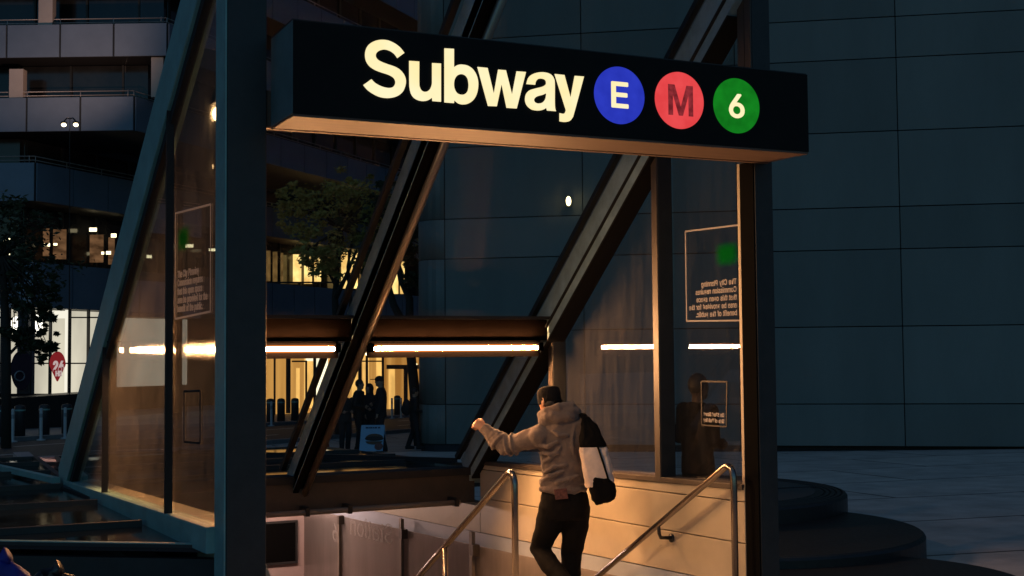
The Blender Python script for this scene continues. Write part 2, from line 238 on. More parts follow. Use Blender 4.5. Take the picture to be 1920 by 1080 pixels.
# ------------------------------------------------------------------ lettering (bezier outlines, thousandths of an em)
GLYPH = {".":[188,[[[108,-4,95,-4,83,-4],[72,0,63,9,54,18],[50,28,50,41,50,54],[54,65,63,73,72,82],[83,87,95,87,108,87],[119,82,128,73,137,65],[141,54,141,41,141,28],[137,18,128,9,119,0]]]],"2":[453,[[[172,0,64,0,64,16],[64,32,64,47,121,108],[177,168,234,229,254,249],[270,267,282,282,295,298],[304,313,311,327,317,341],[320,356,320,371,320,390],[316,405,308,419,299,432],[288,442,273,449,259,456],[242,460,224,460,204,460],[187,456,172,447,158,439],[147,428,139,413,131,399],[127,382,127,362,107,362],[86,362,66,362,66,392],[72,419,86,442,100,465],[119,483,143,496,167,509],[194,516,225,516,255,516],[282,509,306,497,329,484],[348,467,361,445,374,424],[381,399,381,372,381,354],[378,335,371,318,364,300],[353,280,336,259,319,237],[296,211,267,180,229,140],[191,100,153,60,153,59],[153,58,153,57,231,57],[310,57,389,57,389,38],[389,19,389,0,281,0]]]],"4":[453,[[[164,105,40,105,40,123],[40,141,40,158,109,275],[178,392,247,509,268,509],[289,509,311,509,243,394],[176,280,109,166,109,165],[109,164,109,163,210,163],[312,163,413,163,413,144],[413,125,413,105,289,105]],[[302,0,282,0,282,40],[282,81,282,121,282,130],[282,138,282,146,282,203],[282,260,282,318,302,318],[322,318,343,318,343,212],[343,106,343,0,322,0]]]],"5":[453,[[[254,-7,221,-7,191,-7],[164,-1,140,11,116,23],[97,39,83,60,69,81],[61,104,60,130,81,130],[101,130,122,130,124,115],[129,101,138,89,147,77],[159,67,173,60,188,53],[204,50,221,50,242,50],[260,55,276,64,292,74],[305,87,314,104,323,121],[328,141,328,162,328,184],[323,204,314,221,304,238],[291,252,275,262,258,272],[239,277,218,277,201,277],[184,274,167,268,151,263],[138,255,128,246,108,248],[88,250,67,253,77,338],[86,423,96,509,186,509],[276,509,366,509,366,490],[366,471,366,452,294,452],[222,452,151,452,145,402],[139,352,134,301,135,301],[135,301,136,301,147,311],[161,319,178,325,194,331],[211,334,229,334,253,334],[274,329,294,321,313,313],[331,301,345,285,359,270],[371,252,379,231,387,210],[391,188,391,163,391,130],[384,101,369,76,354,50],[334,30,309,15,283,1]]]],"6":[453,[[[258,-7,226,-7,195,-7],[167,0,142,15,118,29],[98,49,84,74,71,100],[64,129,64,162,64,186],[69,212,80,239,91,266],[110,300,137,340,176,396],[214,453,252,509,276,509],[299,509,322,509,265,426],[208,344,151,261,149,261],[147,261,145,261,150,271],[157,280,165,288,174,296],[184,302,196,307,207,312],[221,314,235,314,266,314],[293,308,316,295,339,282],[357,263,370,240,382,216],[389,189,389,157,389,125],[382,97,368,73,354,48],[334,28,310,14,286,0]],[[207,48,226,48,246,48],[264,53,279,63,294,72],[306,85,314,101,323,118],[327,136,327,157,327,178],[323,197,314,213,306,230],[294,242,279,251,264,261],[246,265,226,265,207,265],[189,261,174,252,159,243],[147,230,138,214,129,198],[125,179,125,158,125,137],[129,118,138,102,147,85],[159,72,174,63,189,53]]]],"B":[456,[[[122,0,60,0,60,170],[60,339,60,509,120,509],[181,509,241,509,276,509],[306,503,329,491,352,479],[369,462,381,442,392,422],[398,399,398,374,398,352],[394,334,387,320,379,306],[369,294,356,286,344,277],[330,271,315,267,315,265],[315,264,315,262,331,261],[347,255,363,245,379,235],[392,221,402,203,413,185],[418,163,418,136,418,111],[412,87,400,67,388,46],[370,30,344,18,319,6],[287,0,247,0,184,0]],[[125,115,125,57,165,57],[205,57,245,57,284,57],[313,65,330,80,347,95],[355,114,355,137,355,154],[351,170,342,184,334,198],[321,209,306,218,290,227],[271,231,248,231,207,231],[166,231,125,231,125,173]],[[125,341,125,285,162,285],[200,285,238,285,257,285],[273,289,288,296,303,303],[315,313,323,326,332,339],[336,355,336,372,336,395],[328,414,313,429,297,444],[273,452,240,452,202,452],[163,452,125,452,125,396]]]],"C":[510,[[[293,-7,267,-7,223,-7],[184,4,150,25,116,46],[89,76,70,115,50,154],[40,201,40,254,40,308],[50,354,70,393,89,432],[116,462,150,484,184,505],[223,516,267,516,293,516],[317,512,340,504,363,497],[384,486,402,471,420,457],[436,439,448,418,460,398],[468,374,473,348,451,348],[430,348,408,348,404,366],[398,381,389,395,381,408],[370,419,357,428,345,438],[331,444,315,449,300,454],[284,456,267,456,236,456],[208,448,184,432,159,417],[139,394,125,364,111,334],[103,297,103,254,103,211],[111,175,125,145,140,115],[159,92,184,76,209,61],[236,53,267,53,284,53],[300,55,315,60,331,65],[345,71,357,81,370,90],[381,101,389,114,398,128],[404,143,408,160,430,160],[451,160,473,160,469,135],[460,111,448,91,436,70],[421,52,402,38,384,23],[363,12,341,5,318,-3]]]],"E":[419,[[[165,0,60,0,60,170],[60,339,60,509,164,509],[268,509,372,509,372,490],[372,471,372,452,290,452],[207,452,125,452,125,396],[125,341,125,286,202,286],[278,286,355,286,355,267],[355,248,355,229,278,229],[202,229,125,229,125,172],[125,114,125,57,208,57],[292,57,375,57,375,38],[375,19,375,0,270,0]]]],"H":[517,[[[82,0,60,0,60,170],[60,339,60,509,82,509],[103,509,125,509,125,435],[125,362,125,289,214,289],[303,289,392,289,392,362],[392,435,392,509,414,509],[435,509,457,509,457,339],[457,170,457,0,435,0],[414,0,392,0,392,77],[392,155,392,232,303,232],[214,232,125,232,125,155],[125,77,125,0,103,0]]]],"M":[628,[[[81,0,60,0,60,170],[60,339,60,509,91,509],[121,509,152,509,193,402],[235,294,277,187,280,180],[284,170,287,159,291,148],[295,136,299,123,303,110],[307,97,311,84,315,71],[319,59,322,49,317,49],[312,49,307,49,310,59],[314,70,318,83,322,95],[326,108,330,121,334,134],[338,147,342,158,346,170],[349,179,352,187,394,294],[435,402,476,509,507,509],[537,509,568,509,568,339],[568,170,568,0,547,0],[525,0,504,0,504,97],[504,194,504,291,504,302],[504,314,504,327,505,340],[505,354,505,369,505,383],[506,398,506,413,506,428],[507,443,507,457,509,457],[511,457,513,457,508,441],[503,426,498,409,492,393],[487,378,482,363,477,348],[472,334,467,322,463,309],[459,299,456,291,418,194],[380,97,342,0,323,0],[305,0,286,0,248,97],[209,194,170,291,167,299],[163,309,159,321,155,333],[150,346,145,361,140,376],[135,391,129,408,124,424],[118,441,112,457,114,457],[117,457,119,457,119,444],[120,431,120,416,120,401],[121,387,121,372,121,357],[121,342,122,328,122,315],[122,302,122,291,122,194],[122,97,122,0,101,0]]]],"O":[533,[[[311,-7,267,-7,223,-7],[184,4,150,25,116,46],[90,76,70,115,50,154],[40,201,40,254,40,308],[50,354,70,393,90,432],[116,462,150,484,184,505],[223,516,267,516,311,516],[350,505,384,484,418,462],[444,432,464,393,483,354],[493,308,493,254,493,201],[483,154,464,115,444,76],[418,46,384,25,350,4]],[[236,53,267,53,297,53],[325,61,349,76,374,91],[394,114,408,144,423,174],[430,211,430,254,430,298],[423,335,408,365,394,395],[374,417,349,433,325,448],[297,456,267,456,236,456],[209,448,184,433,159,417],[140,394,125,364,111,334],[103,297,103,254,103,211],[111,174,125,144,140,114],[159,92,184,76,209,61]]]],"P":[445,[[[82,0,60,0,60,170],[60,339,60,509,118,509],[177,509,235,509,274,509],[307,502,332,487,358,473],[377,454,390,430,402,405],[409,378,409,348,409,317],[402,290,390,265,377,241],[358,222,332,207,307,193],[274,186,235,186,193,186],[151,186,109,186,109,205],[109,224,109,242,150,242],[191,242,233,242,259,242],[281,247,297,256,313,265],[325,278,333,294,341,310],[344,328,344,348,344,368],[341,386,333,402,325,417],[313,430,297,439,280,448],[259,452,232,452,196,452],[160,452,125,452,125,301],[125,151,125,0,103,0]]]],"R":[449,[[[82,0,60,0,60,170],[60,339,60,509,119,509],[177,509,236,509,275,509],[307,502,333,489,359,475],[378,457,390,433,403,410],[409,382,409,352,409,321],[403,295,390,271,378,248],[359,230,333,217,307,204],[275,198,236,198,189,198],[143,198,96,198,96,217],[96,236,96,255,142,255],[188,255,234,255,260,255],[281,259,298,267,314,275],[326,286,334,300,341,315],[345,332,345,352,345,372],[341,390,334,405,326,420],[314,431,298,440,281,448],[259,452,233,452,197,452],[161,452,125,452,125,301],[125,151,125,0,103,0]],[[378,0,353,0,312,76],[271,153,230,229,254,229],[279,229,303,229,344,153],[386,76,428,0,403,0]]]],"S":[447,[[[263,-9,224,-9,187,-9],[155,-3,128,9,100,21],[79,38,64,60,49,82],[40,107,38,137,60,137],[82,137,104,137,106,117],[112,101,123,88,134,75],[149,65,166,59,184,52],[203,49,224,49,247,49],[268,53,286,60,304,68],[319,78,329,92,340,105],[346,121,346,139,346,155],[341,169,332,179,323,189],[311,198,296,205,281,211],[264,217,245,222,224,228],[204,234,184,239,142,251],[109,268,86,289,63,311],[52,339,52,372,52,401],[60,426,75,448,90,469],[111,486,138,498,164,510],[194,516,227,516,261,516],[290,510,316,498,342,486],[362,469,377,449,392,428],[400,404,401,378,380,378],[358,378,337,378,335,403],[323,423,302,437,281,451],[256,459,225,459,203,459],[184,455,167,448,151,441],[138,431,129,418,120,406],[115,391,115,376,115,358],[120,344,131,334,142,323],[154,314,169,308,184,302],[199,297,212,293,230,289],[247,284,264,279,279,275],[295,270,312,264,328,257],[344,248,359,238,373,227],[385,214,395,198,404,181],[408,162,408,139,408,111],[401,86,386,64,372,41],[351,24,323,11,296,-2]]]],"T":[449,[[[85,452,32,452,32,471],[32,490,32,509,160,509],[288,509,417,509,417,490],[417,471,417,452,363,452],[310,452,257,452,257,301],[257,151,257,0,235,0],[214,0,193,0,193,151],[193,301,193,452,139,452]]]],"a":[389,[[[182,-9,160,-9,136,-9],[114,-4,94,5,75,14],[59,27,48,45,36,62],[30,83,30,108,30,130],[35,147,43,161,52,175],[63,185,78,193,92,201],[108,207,125,211,143,215],[160,218,178,220,201,223],[219,225,234,227,248,228],[258,231,265,235,272,239],[276,245,276,255,276,255],[276,256,276,257,276,272],[273,286,267,297,261,308],[252,316,240,322,228,328],[213,331,196,331,178,331],[162,328,149,322,136,317],[126,309,118,301,110,292],[104,283,100,274,80,280],[61,285,41,291,50,314],[62,332,79,346,95,360],[113,369,133,375,153,381],[173,384,194,384,208,384],[223,383,239,379,255,376],[271,370,286,360,301,351],[313,338,322,320,332,303],[337,280,337,251,337,168],[337,84,337,0,317,0],[297,0,277,0,277,17],[277,35,277,52,275,52],[274,52,272,52,268,43],[261,34,252,25,243,15],[230,7,215,1,200,-5]],[[155,45,170,45,193,45],[212,50,228,59,243,68],[255,79,263,93,271,107],[276,122,276,138,276,155],[276,173,276,190,273,187],[268,184,259,182,251,180],[242,178,231,176,221,174],[210,172,200,171,190,170],[182,169,175,168,161,166],[147,163,134,159,121,154],[111,148,103,139,96,131],[92,119,92,105,92,92],[95,81,102,72,109,63],[118,57,130,52,142,48]]]],"b":[424,[[[261,-8,229,-8,206,-8],[187,-4,172,4,158,12],[146,21,138,31,129,42],[123,51,118,59,116,59],[114,59,112,59,112,39],[112,20,112,0,92,0],[72,0,53,0,53,170],[53,339,53,509,73,509],[93,509,114,509,114,446],[114,382,114,319,115,319],[117,319,118,319,123,327],[129,336,137,346,145,356],[157,365,171,373,186,381],[205,384,229,384,261,384],[289,376,313,361,337,345],[356,322,370,293,383,263],[390,229,390,189,390,149],[383,114,370,84,356,55],[337,32,313,16,289,0]],[[197,47,220,47,244,47],[263,53,279,66,295,78],[308,95,316,117,324,138],[328,162,328,189,328,216],[324,240,316,261,308,282],[296,299,280,311,264,324],[244,330,220,330,197,330],[177,324,161,312,145,300],[133,284,125,263,117,242],[113,217,113,189,113,161],[117,136,125,115,133,94],[146,77,162,65,178,53]]]],"c":[396,[[[226,-8,207,-8,173,-8],[143,0,117,16,91,33],[71,56,56,85,41,114],[34,149,34,187,34,227],[41,262,56,291,71,321],[91,343,117,360,143,376],[173,384,207,384,226,384],[243,382,260,377,276,372],[292,365,305,356,319,347],[330,335,340,322,350,309],[357,294,362,277,342,272],[322,267,303,262,300,272],[296,281,290,289,285,297],[278,305,270,311,262,317],[253,322,242,325,232,328],[220,330,207,330,182,330],[161,323,145,310,129,297],[116,280,108,258,100,237],[96,213,96,187,96,162],[100,139,108,117,116,96],[129,79,145,66,161,53],[182,46,207,46,220,46],[232,48,243,52,253,55],[263,60,271,66,279,72],[286,80,292,89,297,97],[301,107,304,117,324,112],[343,107,363,102,358,85],[351,70,341,56,332,43],[320,31,306,21,293,12],[277,4,261,-1,244,-6]]]],"d":[424,[[[219,-8,195,-8,164,-8],[136,0,111,16,87,32],[68,55,55,84,41,114],[34,149,34,189,34,229],[41,263,55,293,69,322],[88,345,112,361,136,376],[164,384,196,384,219,384],[238,381,253,373,268,365],[279,356,287,346,296,336],[302,327,306,319,308,319],[309,319,311,319,311,382],[311,446,311,509,331,509],[351,509,372,509,372,339],[372,170,372,0,352,0],[332,0,313,0,313,20],[313,39,313,59,311,59],[309,59,307,59,302,51],[295,42,287,31,278,21],[267,12,252,4,238,-4]],[[181,47,205,47,227,47],[247,53,263,65,279,77],[291,94,299,115,308,136],[312,161,312,189,312,217],[308,242,300,263,292,284],[279,300,263,312,247,324],[228,330,205,330,181,330],[161,324,145,311,129,299],[116,282,108,261,100,240],[96,216,96,189,96,162],[100,138,109,117,117,95],[129,78,145,66,161,53]]]],"e":[404,[[[238,-8,212,-8,175,-8],[143,0,117,16,90,33],[70,56,56,85,41,114],[34,148,34,187,34,226],[41,260,55,290,69,319],[89,343,115,359,141,376],[171,384,205,384,226,384],[246,381,266,374,285,367],[303,356,319,341,335,326],[348,306,357,282,366,258],[371,228,371,194,371,186],[371,178,371,169,272,169],[174,169,75,169,75,187],[75,204,75,221,163,221],[250,221,338,221,329,215],[319,208,310,202,310,227],[306,249,298,269,290,288],[278,303,263,314,247,325],[228,330,205,330,182,330],[163,325,146,313,130,302],[118,288,109,270,100,251],[96,232,96,211,96,200],[96,189,96,178,96,150],[101,126,110,106,120,87],[134,72,151,61,168,51],[189,46,212,46,228,46],[241,48,254,53,266,57],[277,64,285,73,294,82],[301,93,306,105,325,101],[345,96,365,91,359,71],[349,54,335,39,321,24],[303,13,283,4,262,-4]]]],"f":[254,[[[154,379,228,379,228,362],[228,344,228,327,154,327],[80,327,6,327,6,344],[6,362,6,379,80,379]],[[101,0,81,0,81,144],[81,288,81,432,81,453],[86,471,96,486,106,500],[119,511,135,519,152,526],[169,530,187,530,201,530],[213,529,222,527,232,525],[238,523,243,521,238,503],[233,486,227,468,224,470],[220,471,215,472,210,473],[203,474,195,474,176,474],[163,469,154,460,146,451],[142,437,142,419,142,279],[142,140,142,0,121,0]]]],"g":[425,[[[238,-151,207,-151,179,-151],[155,-147,134,-140,113,-132],[96,-123,82,-110,69,-98],[58,-84,51,-69,67,-60],[84,-50,101,-41,107,-49],[113,-57,122,-66,130,-75],[141,-82,154,-88,168,-94],[186,-97,207,-97,238,-97],[263,-90,282,-75,302,-60],[311,-37,311,-6,311,19],[311,44,311,68,310,68],[308,68,306,68,301,60],[295,51,287,41,278,32],[267,23,252,16,238,8],[219,5,195,5,164,5],[137,12,113,27,88,41],[69,62,55,90,41,118],[34,152,34,191,34,230],[41,264,55,293,69,322],[88,345,112,361,137,376],[165,384,196,384,220,384],[239,381,253,373,268,365],[280,356,288,346,297,336],[303,327,308,319,309,319],[311,319,313,319,313,339],[313,359,313,379,333,379],[353,379,372,379,372,250],[372,121,372,-9,372,-42],[365,-69,350,-90,335,-111],[316,-126,291,-136,266,-146]],[[181,59,205,59,228,59],[248,64,264,75,280,86],[292,101,300,121,308,141],[312,165,312,193,312,220],[308,243,300,264,292,284],[280,301,264,312,248,324],[228,330,205,330,181,330],[161,324,145,312,129,299],[117,283,109,262,100,242],[96,219,96,193,96,166],[100,143,109,123,117,103],[129,87,145,76,162,65]]]],"h":[410,[[[114,249,114,227,114,151],[114,76,114,0,93,0],[73,0,53,0,53,170],[53,339,53,509,73,509],[93,509,114,509,114,435],[114,361,114,287,110,287],[106,287,102,287,114,322],[131,347,152,362,174,377],[199,384,227,384,253,384],[276,379,295,369,315,358],[330,342,341,321,352,299],[357,273,357,240,357,160],[357,80,357,0,337,0],[316,0,296,0,296,78],[296,157,296,235,296,265],[288,288,273,304,258,321],[237,329,210,329,192,329],[175,325,161,317,146,309],[135,298,126,283,118,267]]]],"i":[167,[[[73,0,53,0,53,126],[53,253,53,379,73,379],[93,379,114,379,114,253],[114,126,114,0,93,0]],[[95,443,84,443,72,443],[62,447,54,455,45,462],[41,472,41,483,41,494],[45,504,54,512,62,520],[72,524,84,524,95,524],[106,520,114,512,122,504],[126,494,126,483,126,472],[122,462,114,455,106,447]]]],"l":[189,[[[147,-2,139,-2,110,-2],[88,5,74,20,60,35],[53,57,53,84,53,226],[53,367,53,509,73,509],[93,509,114,509,114,372],[114,235,114,99,114,81],[116,69,120,62,125,55],[133,52,146,52,152,52],[157,52,160,53,164,53],[167,54,170,54,173,37],[177,20,181,3,175,1],[169,0,162,-1,154,-2]]]],"m":[610,[[[73,0,53,0,53,126],[53,253,53,379,72,379],[92,379,112,379,112,351],[112,323,112,295,111,295],[109,295,108,295,113,316],[121,332,132,346,144,359],[157,369,172,376,187,383],[203,386,219,386,247,386],[270,378,287,361,305,344],[316,322,321,295,318,295],[315,295,312,295,317,313],[325,329,337,343,349,357],[364,367,381,375,398,382],[416,386,437,386,459,386],[479,381,497,372,515,362],[530,348,541,328,551,309],[557,285,557,255,557,170],[557,85,557,0,536,0],[516,0,496,0,496,85],[496,169,496,254,496,281],[488,301,473,313,457,325],[439,330,419,330,402,330],[387,327,374,320,362,313],[352,303,345,290,339,278],[335,263,335,247,335,165],[335,82,335,0,315,0],[295,0,274,0,274,87],[274,173,274,260,274,281],[267,298,253,311,239,324],[221,330,199,330,185,330],[171,327,158,320,144,313],[134,303,126,289,118,276],[114,258,114,238,114,159],[114,79,114,0,93,0]]]],"n":[410,[[[114,249,114,227,114,151],[114,76,114,0,93,0],[73,0,53,0,53,126],[53,253,53,379,72,379],[92,379,112,379,112,349],[112,318,112,287,109,287],[106,287,102,287,114,322],[131,347,152,362,174,377],[199,384,227,384,253,384],[276,379,295,369,314,358],[330,342,341,321,352,299],[357,273,357,240,357,160],[357,80,357,0,337,0],[316,0,296,0,296,78],[296,157,296,235,296,265],[288,288,273,304,258,321],[237,329,210,329,192,329],[175,325,161,317,146,309],[135,298,126,283,118,267]]]],"o":[415,[[[242,-8,207,-8,173,-8],[143,0,117,16,91,33],[71,56,56,85,41,114],[34,149,34,187,34,227],[41,262,56,291,71,321],[91,343,117,360,143,376],[173,384,207,384,242,384],[273,376,299,360,325,343],[345,321,359,291,374,262],[381,227,381,187,381,149],[374,114,359,85,345,56],[325,33,299,16,273,0]],[[182,46,207,46,233,46],[254,53,270,66,287,79],[299,96,307,117,315,139],[319,162,319,187,319,213],[315,236,307,258,299,280],[287,297,270,310,254,323],[233,330,207,330,182,330],[161,323,145,310,129,297],[116,280,108,258,100,237],[96,213,96,187,96,162],[100,139,108,117,116,96],[129,79,145,66,161,53]]]],"p":[424,[[[73,-143,53,-143,53,31],[53,205,53,379,72,379],[92,379,112,379,112,359],[112,339,112,319,114,319],[116,319,118,319,123,327],[129,336,137,346,145,356],[157,365,171,373,186,381],[205,384,229,384,261,384],[289,376,313,361,337,345],[356,322,370,293,383,263],[390,229,390,189,390,149],[383,114,370,84,356,55],[337,32,313,16,289,0],[261,-8,229,-8,206,-8],[187,-4,173,4,158,12],[146,21,138,31,130,42],[123,51,118,59,117,59],[115,59,114,59,114,-8],[114,-76,114,-143,93,-143]],[[197,47,220,47,244,47],[263,53,279,66,295,78],[308,95,316,117,324,138],[328,162,328,189,328,216],[324,240,316,261,308,282],[296,299,280,311,264,324],[244,330,220,330,197,330],[177,324,161,312,145,300],[133,284,125,263,117,242],[113,217,113,189,113,161],[117,136,125,115,133,94],[146,77,162,65,178,53]]]],"q":[424,[[[372,31,372,-143,351,-143],[331,-143,311,-143,311,-76],[311,-8,311,59,309,59],[308,59,306,59,302,51],[295,42,287,31,278,21],[267,12,252,4,238,-4],[219,-8,195,-8,164,-8],[136,0,111,16,87,32],[68,55,55,84,41,114],[34,149,34,189,34,229],[41,263,55,293,69,322],[88,345,112,361,136,376],[164,384,196,384,219,384],[238,381,253,373,268,365],[279,356,287,346,296,336],[302,327,307,319,309,319],[311,319,313,319,313,339],[313,359,313,379,332,379],[352,379,372,379,372,205]],[[181,47,205,47,227,47],[247,53,263,65,279,77],[291,94,299,115,308,136],[312,161,312,189,312,217],[308,242,300,263,292,284],[279,300,263,312,247,324],[228,330,205,330,181,330],[161,324,145,311,129,299],[116,282,108,261,100,240],[96,216,96,189,96,162],[100,138,109,117,117,95],[129,78,145,66,161,53]]]],"r":[259,[[[73,0,53,0,53,126],[53,253,53,379,72,379],[92,379,112,379,112,360],[112,340,112,321,113,321],[114,321,115,321,122,340],[135,355,152,367,170,379],[190,385,213,385,218,385],[223,385,229,384,235,384],[240,384,243,384,243,363],[243,343,243,322,242,323],[237,323,230,324,223,325],[215,326,207,326,189,326],[173,322,159,315,145,307],[134,297,126,284,118,270],[114,255,114,237,114,158],[114,79,114,0,93,0]]]],"s":[365,[[[211,-8,182,-8,156,-8],[133,-4,112,3,92,11],[75,23,62,38,49,53],[40,72,36,94,55,98],[74,102,94,107,99,86],[109,70,124,60,139,50],[158,45,181,45,208,45],[229,51,244,62,260,74],[268,87,268,103,268,116],[263,127,254,136,245,144],[231,151,212,155,191,160],[170,165,149,170,115,178],[89,191,72,208,55,225],[47,247,47,274,47,296],[53,315,65,332,77,348],[94,361,115,370,136,380],[160,384,187,384,213,384],[235,380,254,372,272,365],[287,353,299,339,310,325],[319,309,324,290,305,286],[287,281,268,277,263,292],[255,304,243,316,230,327],[212,333,187,333,165,333],[146,327,131,317,116,306],[109,293,109,277,109,263],[114,252,124,243,134,235],[150,228,172,223,191,218],[210,214,229,209,264,201],[290,188,306,171,323,154],[331,133,331,107,331,84],[325,64,312,47,300,30],[282,16,260,6,237,-3]]]],"t":[227,[[[138,379,204,379,204,362],[204,344,204,327,138,327],[72,327,6,327,6,344],[6,362,6,379,72,379]],[[65,345,65,471,85,471],[106,471,126,471,126,347],[126,222,126,98,126,81],[129,69,136,61,143,54],[154,50,170,50,174,50],[179,50,185,51,191,52],[197,53,202,54,206,36],[209,19,213,2,207,0],[200,-2,192,-3,184,-4],[176,-4,168,-4,136,-4],[110,4,92,21,74,38],[65,62,65,93,65,219]]]],"u":[410,[[[211,-5,182,-5,157,-5],[134,0,115,11,95,21],[80,37,69,59,58,80],[53,107,53,139,53,219],[53,299,53,379,73,379],[93,379,114,379,114,301],[114,222,114,144,114,114],[121,91,137,75,152,58],[173,50,200,50,218,50],[235,54,249,62,264,70],[275,81,283,97,292,112],[296,131,296,153,296,228],[296,304,296,379,316,379],[337,379,357,379,357,253],[357,126,357,0,337,0],[318,0,298,0,298,31],[298,61,298,92,301,92],[304,92,307,92,295,57],[279,32,257,17,235,2]]]],"v":[389,[[[184,0,163,0,114,126],[66,253,17,379,40,379],[62,379,84,379,111,305],[138,230,165,155,174,132],[181,110,187,87,193,64],[199,42,206,21,198,21],[191,21,184,21,191,42],[197,64,203,87,209,110],[216,132,224,155,251,230],[278,305,305,379,327,379],[349,379,371,379,323,253],[275,126,226,0,205,0]]]],"w":[567,[[[158,0,138,0,99,126],[61,253,23,379,44,379],[66,379,87,379,103,324],[118,269,133,214,140,191],[147,165,154,137,161,108],[168,76,175,41,172,41],[168,41,165,41,172,75],[179,106,186,135,193,163],[199,190,206,214,221,269],[237,324,252,379,273,379],[295,379,316,379,332,324],[347,269,362,214,368,190],[375,164,382,136,388,107],[395,76,402,41,399,41],[395,41,391,41,399,75],[406,107,413,135,420,164],[427,190,434,214,449,269],[465,324,480,379,502,379],[523,379,545,379,506,253],[468,126,429,0,409,0],[389,0,368,0,352,57],[335,114,319,172,314,189],[309,207,305,225,300,243],[295,261,291,280,286,299],[281,318,277,338,281,338],[286,338,291,338,286,319],[281,299,277,280,272,261],[267,243,263,225,258,206],[253,189,248,172,231,114],[215,57,199,0,178,0]]]],"y":[389,[[[51,-140,47,-139,52,-121],[57,-103,61,-86,65,-86],[68,-87,71,-87,83,-90],[94,-91,104,-89,114,-87],[122,-82,130,-74,138,-66],[145,-53,151,-36,155,-24],[159,-13,163,-1,114,126],[66,252,17,379,40,379],[62,379,84,379,111,305],[138,230,165,155,174,132],[181,109,187,87,193,64],[199,42,206,21,198,21],[191,21,184,21,190,42],[196,64,202,87,209,110],[216,132,224,155,251,230],[278,305,305,379,327,379],[349,379,371,379,316,234],[260,88,204,-58,196,-78],[187,-94,177,-107,166,-120],[153,-129,139,-136,125,-142],[109,-145,91,-145,81,-145],[72,-144,65,-143,57,-142]]]]}
def glyph_curve(items, bold=0., extrude=0.):
    """items: (char, x, y, sx, sy); returns verts (x, y, z) and faces of the filled outlines"""
    c = bpy.data.curves.new('glyphs', 'CURVE'); c.dimensions = '2D'; c.fill_mode = 'BOTH'; c.offset = bold; c.extrude = extrude; c.resolution_u = 6
    for ch, x, y, sx, sy in items:
        for sp in GLYPH[ch][1]:
            s = c.splines.new('BEZIER'); s.bezier_points.add(len(sp)-1); s.use_cyclic_u = True
            for p, q in zip(s.bezier_points, sp):
                p.handle_left_type = p.handle_right_type = 'FREE'
                p.handle_left = (q[0]*sx/1000+x, q[1]*sy/1000+y, 0); p.co = (q[2]*sx/1000+x, q[3]*sy/1000+y, 0); p.handle_right = (q[4]*sx/1000+x, q[5]*sy/1000+y, 0)
    o = bpy.data.objects.new('glyphs', c); COL.objects.link(o); bpy.context.view_layer.update()
    me = bpy.data.meshes.new_from_object(o.evaluated_get(bpy.context.evaluated_depsgraph_get()))
    vs = [v.co.copy() for v in me.vertices]; fs = [tuple(p.vertices) for p in me.polygons]
    bpy.data.objects.remove(o); bpy.data.curves.remove(c); bpy.data.meshes.remove(me)
    return vs, fs
POLY = {'w': [(0, 1), (.165, 1), (.295, .29), (.43, 1), (.575, 1), (.71, .29), (.84, 1), (1, 1), (.79, 0), (.635, 0), (.503, .69), (.37, 0), (.21, 0)],
        'M': [(0, 0), (.18, 0), (.18, .70), (.42, 0), (.58, 0), (.82, .70), (.82, 0), (1, 0), (1, 1), (.745, 1), (.5, .28), (.255, 1), (0, 1)]}
def boldletters(mb, items, o, bo, ext):
    for k in range(9):
        a = k*math.pi/4; dx, dz = (0, 0) if k == 8 else (bo*math.cos(a), bo*math.sin(a))
        lettering(mb, items, V(o)+V((dx, -.0002*k, dz)), (1, 0, 0), (0, 0, 1), 0., ext)
def smooth_loop(pts, n=5):
    # pts: (x, y) or (x, y, 1) for a corner; rounds everything between the corners
    out = []; m = len(pts)
    for i in range(m):
        p0, p1, p2, p3 = pts[i-1], pts[i], pts[(i+1) % m], pts[(i+2) % m]
        a, b, c, d = (V((q[0], q[1])) for q in (p0, p1, p2, p3))
        if len(p1) > 2: a = b-(c-b)*.5 if len(p2) < 3 else b
        if len(p2) > 2: d = c+(c-b)*.5 if len(p1) < 3 else c
        if len(p1) > 2 and len(p2) > 2: out.append((b.x, b.y)); continue
        for k in range(n):
            t = k/n; q = .5*((2*b)+(c-a)*t+(2*a-5*b+4*c-d)*t*t+(3*b-a-3*c+d)*t**3); out.append((q.x, q.y))
    return out
def fill_loops(loops, extrude):
    c = bpy.data.curves.new('loops', 'CURVE'); c.dimensions = '2D'; c.fill_mode = 'BOTH'; c.extrude = extrude
    for lp_ in loops:
        s = c.splines.new('POLY'); s.points.add(len(lp_)-1); s.use_cyclic_u = True
        for p, q in zip(s.points, lp_): p.co = (q[0], q[1], 0, 1)
    o = bpy.data.objects.new('loops', c); COL.objects.link(o); bpy.context.view_layer.update()
    me = bpy.data.meshes.new_from_object(o.evaluated_get(bpy.context.evaluated_depsgraph_get()))
    r = ([v.co.copy() for v in me.vertices], [tuple(p.vertices) for p in me.polygons])
    bpy.data.objects.remove(o); bpy.data.curves.remove(c); bpy.data.meshes.remove(me); return r
C_ = 1
